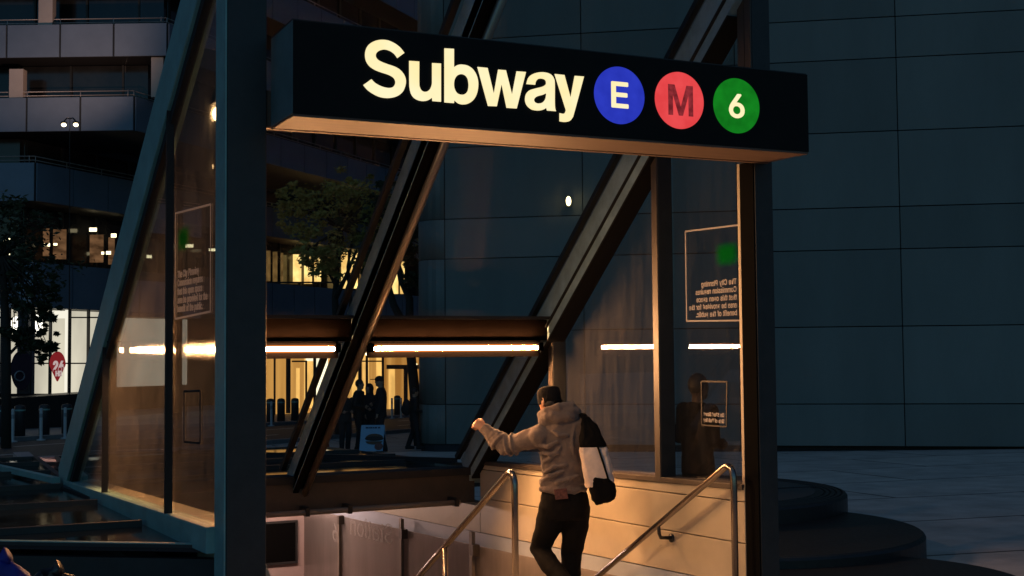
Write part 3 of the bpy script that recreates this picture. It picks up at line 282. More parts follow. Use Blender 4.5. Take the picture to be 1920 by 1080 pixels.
SIGN_LETTERS = [
 [[(309, 157, C_), (268, 187, C_), (250, 163), (225, 145), (195, 136), (168, 140), (148, 152), (139, 168), (142, 185), (155, 200), (180, 213), (215, 226), (250, 238), (280, 255), (303, 280), (315, 305), (318, 330), (312, 360), (298, 388), (272, 410), (240, 421), (205, 424), (165, 418), (125, 400), (90, 375), (66, 347, C_), (113, 313, C_), (135, 335), (165, 352), (195, 362), (222, 365), (243, 358), (254, 343), (256, 325), (248, 307), (230, 293), (205, 282), (170, 271), (135, 257), (105, 237), (85, 210), (77, 180), (78, 150), (88, 122), (108, 100), (138, 85), (175, 79), (215, 84), (255, 103), (285, 127)]],
 [[(338, 204, C_), (397, 208, C_), (397, 335), (401, 362), (412, 381), (430, 388), (449, 383), (464, 368), (473, 342), (474, 318, C_), (474, 217, C_), (526, 220, C_), (526, 446, C_), (476, 442, C_), (474, 421, C_), (452, 436), (425, 442), (395, 438), (368, 424), (350, 400), (341, 365), (339, 330)]],
 [[(547, 130, C_), (603, 133, C_), (603, 241, C_), (625, 229), (650, 226), (685, 233), (715, 254), (736, 287), (746, 325), (746, 362), (738, 400), (720, 433), (692, 455), (662, 462), (632, 457), (605, 437, C_), (603, 454, C_), (547, 450, C_)],
  [(606, 318), (620, 293), (645, 282), (668, 288), (684, 307), (690, 335), (690, 360), (684, 385), (668, 401), (648, 405), (625, 398), (610, 378), (603, 350)]],
 [[(743, 240, C_), (802, 246, C_), (840, 402, C_), (866, 256, C_), (911, 260, C_), (948, 407, C_), (975, 266, C_), (1030, 270, C_), (975, 486, C_), (916, 482, C_), (886, 338, C_), (857, 473, C_), (806, 471, C_)]],
 [[(1033, 341, C_), (1045, 305), (1070, 283), (1110, 272), (1150, 274), (1180, 287), (1197, 312), (1201, 345), (1201, 450), (1203, 485), (1208, 502, C_), (1156, 498, C_), (1152, 482, C_), (1130, 494), (1100, 498), (1065, 492), (1038, 470), (1026, 440), (1030, 405), (1050, 380), (1085, 368), (1125, 358), (1147, 345), (1150, 330), (1143, 315), (1120, 308), (1100, 313), (1088, 328), (1085, 345, C_)],
  [(1150, 397), (1130, 405), (1100, 413), (1082, 425), (1078, 440), (1088, 453), (1107, 457), (1130, 450), (1145, 432), (1150, 412)]],
 [[(1201, 282, C_), (1258, 288, C_), (1295, 425, C_), (1320, 293, C_), (1374, 297, C_), (1317, 508), (1305, 542), (1287, 561), (1260, 566), (1230, 562, C_), (1230, 514, C_), (1250, 518), (1262, 512), (1268, 496, C_)]]]
def polyletter(mb, ch, x0, x1, z0, z1, y, th):
    mb.prism([(x0+(x1-x0)*u, y, z0+(z1-z0)*v) for u, v in POLY[ch]], (0, -th, 0)); return mb
def gbox(ch):
    xs = [q[2] for sp in GLYPH[ch][1] for q in sp]; ys = [q[3] for sp in GLYPH[ch][1] for q in sp]
    return min(xs), max(xs), min(ys), max(ys)
def line_items(text, size, x=0., y=0., track=0.):
    out = []
    for ch in text:
        if ch == ' ': x += .27*size; continue
        out.append((ch, x, y, size, size)); x += (GLYPH[ch][0]/1000+track)*size
    return out, x
def lettering(mb, items, o, ux, uy, bold=0., extrude=0.):
    vs, fs = glyph_curve(items, bold, extrude); o = V(o); ux = V(ux); uy = V(uy); n = ux.cross(uy)
    mb.add([o+ux*p.x+uy*p.y+n*p.z for p in vs], fs)
    return mb

# ------------------------------------------------------------------ palette
steel = mat('painted_steel', (.24, .43, .40), .5, .0, .5, var=.18, vscale=5, bump=.08, bscale=120)
steel_grey = mat('grey_steel', (.28, .42, .47), .5, .0, .4, var=.2, vscale=6, bump=.08, bscale=120)
mull_dark = mat('dark_mullion_paint', (.02, .022, .022), .6, 0, .3, var=.3, vscale=8)
steel_dark = mat('black_steel', (.022, .0225, .022), .5, .0, .5, var=.3, vscale=8, bump=.05, bscale=90)
rubber = mat('rubber_seal', (.012, .012, .012), .7)
frame_m = mat('bronze_frame', (.062, .05, .04), .55, .0, .5, var=.1, vscale=9)
tan = mat('tan_panel', (.47, .42, .315), .55, .0, .35, var=.09, vscale=2.2, bump=.12, bscale=180, col2=None)
brown = mat('brown_beam', (.20, .17, .14), .55, 0, .4, var=.15, vscale=4, bump=.1, bscale=120)
stainless = mat('stainless_tube', (.27, .235, .20), .25, 1., .5)
pipe_metal = mat('pipe_metal', (.28, .25, .22), .38, .8, .5)
alu = mat('brushed_soffit', (.15, .105, .08), .6, .0, .1, var=.22, vscale=3, stretch=(.6, 9, 1), bump=.03, bscale=30)
sign_black = mat('sign_black', (.010, .0098, .0094), .6, 0, .12, var=.2, vscale=6)
pane_m = glass('gable_glass', (.93, .94, .93), .035)
pane_dirty = glass('grimy_gable_glass', (.74, .74, .72), .036, (.60, .56, .52), streak=11., lo=.2, hi=2.6, blur=.075)
pane_splash = glass('splashed_gable_glass', (.86, .87, .86), .022, splash=True)
purlin_m = mat('purlin_paint', (.0028, .0019, .0015), .9, 0, .0, var=.2, vscale=6)
roof_glass = glass('roof_glass', (.90, .93, .94), .002, ior=1.13)
guard_glass = glass('guard_glass', (.62, .58, .55), .40, (.62, .57, .54), streak=1.2, lo=.85, hi=1.15)
etched = film('etched_lettering', (.75, .72, .68), .75, soft=False)
green_film = film('green_film', (.004, .24, .025), .75)
tube_m = emit('lamp_tube', (1., .46, .18), 930.)
stone = mat('wall_stone', (.172, .186, .172), .7, 0, .25, var=.12, vscale=.5, bump=.2, bscale=60, stretch=(1, 1, .3))
def per_panel(m, lo, hi):
    nt = m.node_tree; N = nt.nodes; L = nt.links; b = N['Principled BSDF']
    g = N.new('ShaderNodeNewGeometry'); mr = N.new('ShaderNodeMapRange'); mr.inputs['To Min'].default_value = lo; mr.inputs['To Max'].default_value = hi
    L.new(g.outputs['Random Per Island'], mr.inputs['Value'])
    mx = N.new('ShaderNodeMix'); mx.data_type = 'RGBA'; mx.blend_type = 'MULTIPLY'; mx.inputs['Factor'].default_value = 1
    L.new(b.inputs['Base Color'].links[0].from_socket, mx.inputs['A']); L.new(mr.outputs['Result'], mx.inputs['B']); L.new(mx.outputs['Result'], b.inputs['Base Color'])
per_panel(stone, .86, 1.12)
header_m = mat('header_paint', (.075, .06, .045), .6, 0, .3, var=.2, vscale=4, bump=.1, bscale=120)
joint_m = mat('joint_dark', (.03, .03, .033), .9)
SKY_STRENGTH = .205; SKY_TINT = (.58, 1.10, .74, 1)
# ================================================================== GROUND
paving = mat('plaza_paving', (.50, .48, .45), .6, 0, .35, var=.22, vscale=1.6, bump=.2, bscale=25, stretch=(1, 1, 1))
def paving_joints(m, rot, sx, sy):
    nt = m.node_tree; N = nt.nodes; L = nt.links; b = N['Principled BSDF']
    tc = N.new('ShaderNodeTexCoord'); mp = N.new('ShaderNodeMapping'); mp.inputs['Rotation'].default_value = (0, 0, rot)
    bk = N.new('ShaderNodeTexBrick'); bk.offset = .5; bk.inputs['Scale'].default_value = 1; bk.inputs['Mortar Size'].default_value = .034
    bk.inputs['Brick Width'].default_value = sx; bk.inputs['Row Height'].default_value = sy
    bk.inputs['Color1'].default_value = (1, 1, 1, 1); bk.inputs['Color2'].default_value = (.86, .86, .88, 1); bk.inputs['Mortar'].default_value = (.25, .25, .25, 1)
    L.new(tc.outputs['Object'], mp.inputs['Vector']); L.new(mp.outputs['Vector'], bk.inputs['Vector'])
    mx = N.new('ShaderNodeMix'); mx.data_type = 'RGBA'; mx.blend_type = 'MULTIPLY'; mx.inputs['Factor'].default_value = 1
    old = b.inputs['Base Color'].links[0].from_socket
    L.new(old, mx.inputs['A']); L.new(bk.outputs['Color'], mx.inputs['B']); L.new(mx.outputs['Result'], b.inputs['Base Color'])
paving_joints(paving, R_(8), 4.2, 2.6)
asphalt = mat('asphalt', (.05, .052, .056), .65, 0, .4, var=.3, vscale=2, bump=.3, bscale=80)
pave2 = mat('far_pavement', (.20, .21, .22), .7, 0, .4, var=.15, vscale=1.2)
kerbm = mat('kerb_stone', (.24, .24, .25), .7, var=.15, vscale=4)
paint = mat('road_paint', (.7, .7, .7), .6, var=.12, vscale=8)
wellm = mat('well_wall', (.44, .34, .31), .6, 0, .4, var=.06, vscale=2.5, bump=.06, bscale=90)
tile_blue = mat('wall_tile', (.36, .42, .50), .4, 0, .5, var=.06, vscale=6)
stepm = mat('stair_granite', (.07, .068, .066), .6, var=.25, vscale=30)

HX0, HX1, HY0, HY1 = 1.45, 5.46, 8.8, 18.5        # the stair well
xs = [-600, -120, -60, -30, -14, -6, -2, HX0, 3.4, HX1, 7, 9, 11, 14, 18, 24, 32, 44, 70, 130, 600]
ys = [-300, -60, -20, -8, 0, 4, 6.5, HY0, 10.5, 12, 14, 16, HY1, 21, 24, 28, 33, 40, 50, 62, 80, 120, 240, 700]
mb = MB()
for i in range(len(xs)-1):
    for j in range(len(ys)-1):
        if HX0 <= xs[i] < HX1 and HY0 <= ys[j] < HY1: continue
        q = [(xs[i], ys[j]), (xs[i+1], ys[j]), (xs[i+1], ys[j+1]), (xs[i], ys[j+1])]
        mb.quad(*[V((x, y, gxy(x, y))) for x, y in q])
bm_o = mb.build('ground', paving, None, recalc=False); tag(bm_o, kind='structure')
b = bmesh.new(); b.from_mesh(bm_o.data); bmesh.ops.remove_doubles(b, verts=b.verts, dist=1e-4); b.to_mesh(bm_o.data); b.free()

# the street behind runs obliquely away: along SD, SN points from the far kerb to the near one
SD = (RH*5.32+FH*13.43).normalized(); SN = V((SD.y, -SD.x, 0))
K0 = W(-15.11, 40.73)
def SP(a, n, dz=0.):
    p = K0+SD*a+SN*n; p.z = -.024*p.dot(FH)+dz; return p
def sheet(name, n0, n1, dz, m, a0=-45, a1=140):
    mb = MB(); k = 14
    for i in range(k):
        s0 = a0+(a1-a0)*i/k; s1 = a0+(a1-a0)*(i+1)/k
        mb.quad(SP(s0, n1, dz), SP(s1, n1, dz), SP(s1, n0, dz), SP(s0, n0, dz))
    return tag(mb.build(name, m, None, recalc=False), kind='structure')
def slab(name, n0, n1, h, m, a0=-45, a1=140, low=-.05):
    mb = MB(); k = 14
    for i in range(k):
        s0 = a0+(a1-a0)*i/k; s1 = a0+(a1-a0)*(i+1)/k
        mb.hexa([SP(s0, n0, low), SP(s0, n1, low), SP(s1, n1, low), SP(s1, n0, low), SP(s0, n0, h), SP(s0, n1, h), SP(s1, n1, h), SP(s1, n0, h)])
    return tag(mb.build(name, m, None), kind='structure')
sheet('road', .15, 9.0, .006, asphalt)
slab('pavement', -10.4, -.15, .13, pave2)
slab('kerb', -.15, .15, .14, kerbm)
slab('kerb', 9.0, 9.3, .12, kerbm)
mb = MB()
for n0, n1 in ((2.6, 2.75), (5.6, 5.75)):
    for i in range(20): mb.quad(SP(-40+i*6, n1, .012), SP(-37+i*6, n1, .012), SP(-37+i*6, n0, .012), SP(-40+i*6, n0, .012))
for i in range(14): mb.quad(SP(-45+i*13, 8.5, .012), SP(-32+i*13, 8.5, .012), SP(-32+i*13, 8.4, .012), SP(-45+i*13, 8.4, .012))
tag(mb.build('road_marking', paint, None, recalc=False), kind='structure')

# ================================================================== STAIR WELL
XR = 5.30
def zs(y): return .70-.0365*(y-7.4)        # sill
def j1(y): return .595-.028*(y-7.4)
def j2(y): return .305-.028*(y-7.4)
def tb(y): return .01-.0416*(y-7.4)
well = thing('stair_wall', (XR, 12, -.5), 'tan panelled wall beside the stairs under the mirrored notice glass', 'wall')
def wallstrip(mb, y0, y1, lo, hi, x0, x1, g=.0):
    mb.hexa([(x0, y0, lo(y0)+g), (x1, y0, lo(y0)+g), (x1, y1, lo(y1)+g), (x0, y1, lo(y1)+g), (x0, y0, hi(y0)-g), (x1, y0, hi(y0)-g), (x1, y1, hi(y1)-g), (x0, y1, hi(y1)-g)])
for lo, hi in ((j1, zs), (j2, j1), (tb, j2)):
    for y0, y1 in ((7.42, 12.02),):
        mb = MB(); wallstrip(mb, y0, y1, lo, hi, XR, XR+.05, .004); mb.build('panel', tan, well, bevel=.004)
mb = MB(); wallstrip(mb, 12.03, 18.4, tb, lambda y: .09-.024*(y-12), XR, XR+.05, .004); mb.build('panel', tan, well)
mb = MB(); wallstrip(mb, 7.42, 18.4, lambda y: tb(y)-.62, tb, XR+.004, XR+.05, .003); mb.build('tile_band', tile_blue, well)
mb = MB(); mb.box((XR+.012, 7.42, -6), (XR+.05, 18.4, -.9)); mb.build('lower_wall', wellm, well)
mb = MB(); wallstrip(mb, 7.42, 12.1, lambda y: -.6, lambda y: zs(y)-.012, XR+.05, XR+.15); mb.box((XR+.05, 12.1, -6), (XR+.15, 18.4, .1)); mb.build('backing', joint_m, well)

wl = thing('stair_wall', (HX0, 13, -2), 'far side wall of the stair well, behind the wide dark post', 'wall')
mb = MB(); mb.box((HX0-.2, 8.3, -6), (HX0, 18.4, .38)); mb.build('wall_face', wellm, wl)
bw = thing('back_wall', (3.4, 18.4, -2), 'pinkish wall closing the bottom of the stairs, black poster case on it', 'wall')
mb = MB(); mb.box((HX0-.2, 18.4, -6), (XR+.15, 18.6, .3)); mb.build('wall_face', wellm, bw)
p0 = onax(492, 979, 1, 18.38); p1 = onax(557, 1055, 1, 18.38)
pc = thing('poster_case', ((p0.x+p1.x)/2, 18.38, p1.z), 'black empty poster case hung on the pinkish back wall', 'poster case')
mb = MB(); mb.box((p0.x-.15, 18.36, p1.z+.03), (p1.x-.03, 18.395, p0.z-.03)); mb.build('panel', mat('poster_black', (.003, .003, .003), .9, 0, .05), pc)
mb = MB(); mb.bar((p0.x-.15, 18.37, p0.z-.015), (p1.x, 18.37, p0.z-.015), .06, .03); mb.bar((p0.x-.15, 18.37, p1.z+.015), (p1.x, 18.37, p1.z+.015), .06, .03)
mb.box((p1.x-.03, 18.34, p1.z+.03), (p1.x, 18.395, p0.z-.03)); mb.build('frame', steel_dark, pc)
mb = MB(); n = 26
for i in range(n):
    y = HY0+i*.30; z = gxy(3.4, HY0)-.17*(i+1)
    mb.box((HX0, y, z-.6), (XR, y+.30 if i < n-1 else 18.4, z))
st = thing('staircase', (3.4, HY0, -.4), 'granite stairs going down under the glass canopy', 'stairs')
mb.build('steps', stepm, st, bevel=.008)

matt_black = mat('matt_black', (.007, .007, .007), 1., 0, 0.)
# ================================================================== CANOPY
def base(y): return 1.711+.79*(10.42-y)               # lower edge of the rafters
def XL(y): return 1.58-.0715*(y-7.25)                 # the left gable splays out a little
UPV = V((0, .62, .785))                               # up, square to the roof slope
SL = V((0, -.785, .62))
canopy = thing('station_canopy', (3.5, 9.5, -.2), 'glass and steel lean-to canopy over the stairs, sloping beams and grimy panes', 'canopy')
def rafter(xf, wid, y0, y1, h=.30):
    lo = V((xf(y0), y0, base(y0))); hi = V((xf(y1), y1, base(y1)))
    ux = V((wid, 0, 0)); up = UPV*h
    return MB().hexa([lo, lo+ux, hi+ux, hi, lo+up, lo+ux+up, hi+ux+up, hi+up])
rl = rafter(XL, .13, 12.15, 7.2, .37).build('rafter', steel, canopy, bevel=.006)
MBs = MB()
lo = V((XL(12.0)+.05, 12.0, base(12.0)))-UPV*.035; hi = V((XL(7.3)+.05, 7.3, base(7.3)))-UPV*.035
MBs.bar(lo, hi, .05, .07, UPV); MBs.build('seal', rubber, rl)
XM = 3.36
rm = rafter(lambda y: XM+.015, .05, 12.35, 7.2, .26).build('rafter', steel_grey, canopy, bevel=.006)
mb = MB(); lo = V((XM+.135, 12.3, base(12.3)-.0)); hi = V((XM+.135, 7.3, base(7.3)))
mb.tube([lo-UPV*.02, hi-UPV*.02], .034, 14); mb.build('pipe', pipe_metal, rm)
mb = MB(); mb.bar(lo-V((.06, 0, 0))+UPV*.06, hi-V((.06, 0, 0))+UPV*.06, .12, .10, UPV); mb.bar(lo-V((.094, 0, 0))-UPV*.012, hi-V((.094, 0, 0))-UPV*.012, .055, .016, UPV); mb.bar(lo+V((.03, 0, 0))+UPV*.14, hi+V((.03, 0, 0))+UPV*.14, .03, .2, UPV); mb.build('seal', matt_black, rm)  # seals, plus a dark strip below standing for the underside's shade
XB = 5.24
rr = rafter(lambda y: XB, .15, 12.2, 7.2, .30).build('rafter', steel_grey, canopy, bevel=.006)
mb = MB(); lo = V((XB-.012, 12.1, base(12.1)))+UPV*.09; hi = V((XB-.012, 7.3, base(7.3)))+UPV*.09
mb.bar(lo, hi, .024, .012, UPV); mb.build('seam', rubber, rr)
mb = MB(); lo = V((XB+.085, 12.1, base(12.1)))-UPV*.012; hi = V((XB+.085, 7.45, base(7.45)))-UPV*.012
mb.bar(lo, hi, .172, .02, UPV); mb.build('shade_strip', mat('shaded_underside', (.022, .021, .02), .9, 0, .05), rr)  # dark strip laid on the underside to stand for its shade
# dark glazing bars along the roof edges
for x in (XM, XB):
    mb = MB(); f = (lambda y: XL(y)) if x < 2 else (lambda y, x=x: x)
    oh = .288 if x == XM else .328; lo = V((f(12.2)-.03, 12.2, base(12.2)))+UPV*oh; hi = V((f(7.2)-.03, 7.2, base(7.2)))+UPV*oh
    mb.bar(lo, hi, .05, .05, UPV); mb.build('glazing_bar', rubber, canopy)
# purlin with the lamps under it
PY = 10.34
pur = MB().box((XL(PY)+.02, PY, 1.765), (XB, PY+.16, 1.955)).build('purlin', purlin_m, canopy, bevel=.004)
MB().box((XL(PY)+.02, PY-.07, 1.957), (XB, PY+.17, 1.985)).build('flange', rubber, pur)
# header over the stairs at the back
hdr = MB().box((HX0-.3, 12.16, .115), (XB+.06, 12.34, .40)).build('header_beam', header_m, canopy, bevel=.004)
MB().box((HX0-.3, 12.12, .402), (XB+.06, 12.36, .475)).build('flange', rubber, hdr)
# front beam behind the sign
MB().box((1.86, 7.27, 2.985), (5.30, 7.36, 3.2)).build('front_beam', alu, canopy, bevel=.003)
# posts
po = MB().box((1.625, 7.25, -.4), (1.853, 7.52, 4.75)).build('post', steel_dark, canopy, bevel=.004)
MB().box((1.613, 7.262, -.3), (1.623, 7.51, 4.75)).build('side_plate', steel, po)
po = MB().box((5.312, 7.25, -.4), (5.462, 7.42, 4.75)).build('post', steel_dark, canopy, bevel=.004)
MB().box((5.300, 7.256, 3.2), (5.310, 7.325, 4.75)).box((5.300, 7.333, 3.2), (5.310, 7.41, 4.75)).build('side_plate', frame_m, po)
MB().box((5.305, 7.422, .68), (5.3118, 7.452, 2.985)).build('trim', tan, po)
MB().box((5.30, 7.255, -.3), (5.310, 7.41, 2.98)).build('side_plate', matt_black, po)
# left gable: rail, mullions, panes
def gx(y, o=0.): return XL(y)+o
ra = V((gx(7.5), 7.5, .62)); rb = V((gx(12.1), 12.1, .52))
mb = MB(); mb.hexa([ra+V((0, 0, -.12)), ra+V((.13, 0, -.12)), rb+V((.13, 0, -.06)), rb+V((0, 0, -.06)), ra+V((0, 0, .035)), ra+V((.13, 0, .035)), rb+V((.13, 0, .035)), rb+V((0, 0, .035))])
rail = mb.build('bottom_rail', steel, canopy, bevel=.006)
mb = MB(); mb.hexa([(gx(7.5, .13), 7.5, .30), (gx(7.5, .40), 7.5, .30), (gx(12.1, .40), 12.1, .30), (gx(12.1, .13), 12.1, .30), (gx(7.5, .13), 7.5, .62), (gx(7.5, .26), 7.5, .66), (gx(12.1, .26), 12.1, .55), (gx(12.1, .13), 12.1, .53)])
mb.build('inner_sill', tan, rail)
MULL = (8.47, 10.42)
for y in MULL:
    mb = MB(); mb.box((gx(y, .01), y, .60-.02*(y-7.5)), (gx(y, .055), y+.06, base(y)+.02)); mu = mb.build('mullion', mull_dark, canopy, bevel=.003)
    mb = MB(); mb.box((gx(y, .002), y-.02, .63-.02*(y-7.5)), (gx(y, .05), y-.002, base(y)+.02)); mb.build('seal', rubber, mu)
def zr(y): return .65-.0217*(y-7.5)
GX = .055
def gable_pane(y0, y1, m, side):
    if side == 'l': f = lambda y: gx(y, GX); lo0, lo1 = zr(y0), zr(y1); t = .012
    else: f = lambda y: 5.425; lo0, lo1 = zs(y0), zs(y1); t = .012
    h0 = base(y0)+.02; h1 = base(y1)+.02
    if side == 'r' and y0 < 7.6: h0 = base(y0)+.02
    mb = MB()
    mb.hexa([(f(y0), y0, lo0), (f(y0)+t, y0, lo0), (f(y1)+t, y1, lo1), (f(y1), y1, lo1), (f(y0), y0, h0), (f(y0)+t, y0, h0), (f(y1)+t, y1, max(h1, lo1+.02)), (f(y1), y1, max(h1, lo1+.02))])
    return mb.build('glass_pane', m, canopy)
gl1 = gable_pane(7.52, MULL[0]-.005, pane_dirty, 'l')
gl2 = gable_pane(MULL[0]+.07, MULL[1]-.005, pane_dirty, 'l')
gl3 = gable_pane(MULL[1]+.07, 11.85, pane_m, 'l')
# right gable
MR = (8.50, 10.33)
for y in MR:
    mb = MB(); mb.box((5.295, y, zs(y)), (5.425, y+.085, base(y)+.02)); mu = mb.build('mullion', mull_dark, canopy, bevel=.003)
    MB().box((5.284, y+.004, zs(y)), (5.294, y+.082, base(y)+.02)).build('face_plate', frame_m, mu)
mb = MB(); mb.hexa([(5.285, 7.43, zs(7.43)-.02), (5.44, 7.43, zs(7.43)-.02), (5.44, 12.0, zs(12.0)-.02), (5.285, 12.0, zs(12.0)-.02), (5.285, 7.43, zs(7.43)+.018), (5.44, 7.43, zs(7.43)+.018), (5.44, 12.0, zs(12.0)+.018), (5.285, 12.0, zs(12.0)+.018)])
mb.build('sill', frame_m, canopy, bevel=.003)
gr1 = gable_pane(7.42, MR[0]-.005, pane_splash, 'r')
gr2 = gable_pane(MR[0]+.09, MR[1]-.005, pane_m, 'r')
gr3 = gable_pane(MR[1]+.09, 11.85, pane_m, 'r')
# roof panes
def roof_pane(xa, xb, y0, y1):
    q = []
    for y in (y0, y1):
        for x in ((xa(y), xb(y)) if y == y0 else (xb(y), xa(y))): q.append(V((x, y, base(y)))+UPV*.30)
    MB().prism(q, UPV*.014).build('roof_pane', roof_glass, canopy)
cm = lambda c: (lambda y: c)
for xa, xb in ((lambda y: XL(y)+.05, cm(XM-.02)), (cm(XM+.06), cm(XB-.03))):
    roof_pane(xa, xb, 12.05, PY+.1); roof_pane(xa, xb, PY+.06, 7.3)

# notices on the end panes (read from outside the stairs: from inside they show mirrored)
TXT = ['The City Planning', 'Commission requires', 'that this open space', 'area be provided for the', 'benefit of the public.']
def notice(pane, xp, ytl, ytr, ztop0, ztop1, zbot0, zbot1, lines, size, ystart, zstart, dzl, uy_sign, frame=True, green=None):
    # uy_sign: reading direction along Y
    if frame:
        mb = MB()
        a = V((xp(ytl), ytl, ztop0)); b_ = V((xp(ytr), ytr, ztop1)); c = V((xp(ytl), ytl, zbot0)); d = V((xp(ytr), ytr, zbot1))
        for p, q in ((a, b_), (c, d)): mb.bar(p, q, .003, .012)
        for p, q in ((a, c), (b_, d)): mb.bar(p, q, .012, .003, (1, 0, 0))
        mb.build('border', etched, pane)
    mb = MB()
    for i, t in enumerate(lines):
        it, w = line_items(t, size)
        o = V((xp(ystart), ystart, zstart-dzl*i)); ux = (V((xp(ystart+uy_sign), ystart+uy_sign, 0))-V((xp(ystart), ystart, 0))).normalized()
        lettering(mb, it, o, ux, (0, 0, 1), bold=.0012, extrude=.0006)
    mb.build('lettering', etched, pane)
    if green:
        y0, y1, z0, z1 = green
        mb = MB(); mb.hexa([(xp(y0)-.002, y0, z0), (xp(y0)+.002, y0, z0), (xp(y1)+.002, y1, z0), (xp(y1)-.002, y1, z0), (xp(y0)-.002, y0, z1), (xp(y0)+.002, y0, z1), (xp(y1)+.002, y1, z1), (xp(y1)-.002, y1, z1)])
        mb.build('logo_film', green_film, pane)
GRX = 5.418
fr = lambda y: GRX
# corner positions on the right pane
def rp(x, y): return onax(x, y, 0, GRX)
tl, tr_, bl, br = rp(1285, 434), rp(1392, 421), rp(1287, 602), rp(1392, 601)
tx = rp(1381, 532); tx5 = rp(1389, 592)
wl_ = line_items(TXT[3], 1.)[1]; right_end = rp(1290, 570)
size = (right_end.y-tx.y)/wl_
g0 = rp(1388, 447); g1 = rp(1338, 505)
dz_line = (rp(1385, 532).z-rp(1387, 591).z)/4
notice(gr1, fr, tl.y, tr_.y, tl.z, tr_.z, bl.z, br.z, TXT, size*.98, tx.y, tx.z, dz_line, 1, True, (g0.y, g1.y, g1.z, g0.z))
s1 = rp(1358, 782); s2 = rp(1325, 782)
mb = MB()
for i, t in enumerate(('On 52nd Street', 'Side of Building')):
    it, w = line_items(t, .052); lettering(mb, it, V((GRX, s1.y, s1.z-.045*i)), (0, 1, 0), (0, 0, 1), bold=.0016, extrude=.0006)
mb.build('lettering', etched, gr1)
a, b_, c, d = rp(1315, 715), rp(1363, 716), rp(1316, 797), rp(1362, 800)
mb = MB()
for p, q in ((a, b_), (c, d)): mb.bar(p, q, .004, .012)
for p, q in ((a, c), (b_, d)): mb.bar(p, q, .012, .004, (1, 0, 0))
mb.build('border', rubber, gr1)
# left pane
def lp(x, y):
    d_ = ray(x, y); n = V((1, .0715, 0)); k = 1.58+.0715*7.25+GX-.006
    return CAM+d_*((k-n.dot(CAM))/n.dot(d_))
fl = lambda y: gx(y, GX-.006)
tl, tr_, bl, br = lp(329, 400), lp(395, 383), lp(329, 598), lp(394, 584)
t0 = lp(333, 521); t1 = lp(389, 560)
size = abs(t1.y-t0.y)/wl_
g0 = lp(331, 478); g1 = lp(356, 416)
notice(gl1, fl, tl.y, tr_.y, tl.z, tr_.z, bl.z, br.z, TXT, size, t0.y, t0.z, (t0.z-lp(333, 590).z)/4.3, -1, True, (g1.y, g0.y, g0.z, g1.z))
a, b_, c, d = lp(345, 734), lp(375, 733), lp(345, 828), lp(375, 831)
mb = MB()
for p, q in ((a, b_), (c, d)): mb.bar(p, q, .004, .014)
for p, q in ((a, c), (b_, d)): mb.bar(p, q, .014, .004, (1, 0, 0))
mb.build('border', rubber, gl1)

# lamps under the purlin
def glow_halo():  # orange halo of the tubes, put in as a glowing see-through shell
    m = bpy.data.materials.new('amber_halo'); m.use_nodes = True; nt = m.node_tree; N = nt.nodes; L = nt.links; N.clear()
    out = N.new('ShaderNodeOutputMaterial'); tr = N.new('ShaderNodeBsdfTransparent'); e = N.new('ShaderNodeEmission'); mx = N.new('ShaderNodeMixShader')
    e.inputs['Color'].default_value = (1., .25, .04, 1); e.inputs['Strength'].default_value = 2.2/EXPO_GAIN; mx.inputs['Fac'].default_value = .22
    L.new(tr.outputs['BSDF'], mx.inputs[1]); L.new(e.outputs['Emission'], mx.inputs[2]); L.new(mx.outputs['Shader'], out.inputs['Surface']); return m
halo_m = glow_halo()
lamp_black = mat('lamp_black', (.0007, .0006, .0006), 1., 0, 0.)
def strip(x0, x1, label):
    t = thing('strip_light', ((x0+x1)/2, PY-.04, 1.72), label, 'strip light', 'strip lights under the purlin')
    yc, zc = PY-.075, 1.703
    MB().tube([(x0, yc, zc), (x1, yc, zc)], .017, 14).build('tube', tube_m, t)
    MB().tube([(x0+.01, yc, zc), (x1-.01, yc, zc)], .031, 20).build('sleeve', halo_m, t)  # shell added for the halo round the tube
    for xa, xb in ((x0-.05, x0-.004), (x1+.004, x1+.05)): MB().box((xa, yc-.03, zc-.03), (xb, yc+.03, zc+.046)).build('end_cap', lamp_black, t, bevel=.006)
    MB().box((x0-.05, yc-.09, 1.752), (x1+.05, yc+.021, 1.757)).build('added_visor', lamp_black, t)  # added plate, keeps the tube's light off the rafters
    MB().box((x0-.05, yc+.047, 1.624), (x1+.05, yc+.050, 1.760)).build('added_back_shield', lamp_black, t)  # added black plate, blocks the light going backwards
    MB().box((x0-.05, yc+.040, 1.7605), (x1+.05, PY+.02, 1.7645)).build('added_top_shield', lamp_black, t)  # added plate, limits the light reaching the purlin
strip(1.98, 3.20, 'glowing orange tube under the beam, nearest the wide dark post')
strip(3.55, 5.10, 'longest glowing orange tube, between the middle beam and the notice glass')
strip(1.60, 1.76, 'shortest glowing tube, seen through the grimy end glass')

# lamp of the lower passage, fixed behind the header beam
well_tube = emit('passage_tube', (1., .64, .52), 210.)
t = thing('passage_light', (3.9, 16.7, .2), 'warm tube fixed behind the brown header beam over the lower stairs', 'passage light')
MB().tube([(2.5, 16.7, .14), (5.0, 16.7, .14)], .02, 12).build('tube', well_tube, t)
MB().box((2.45, 16.66, .165), (5.05, 16.74, .22)).build('housing', steel_dark, t)

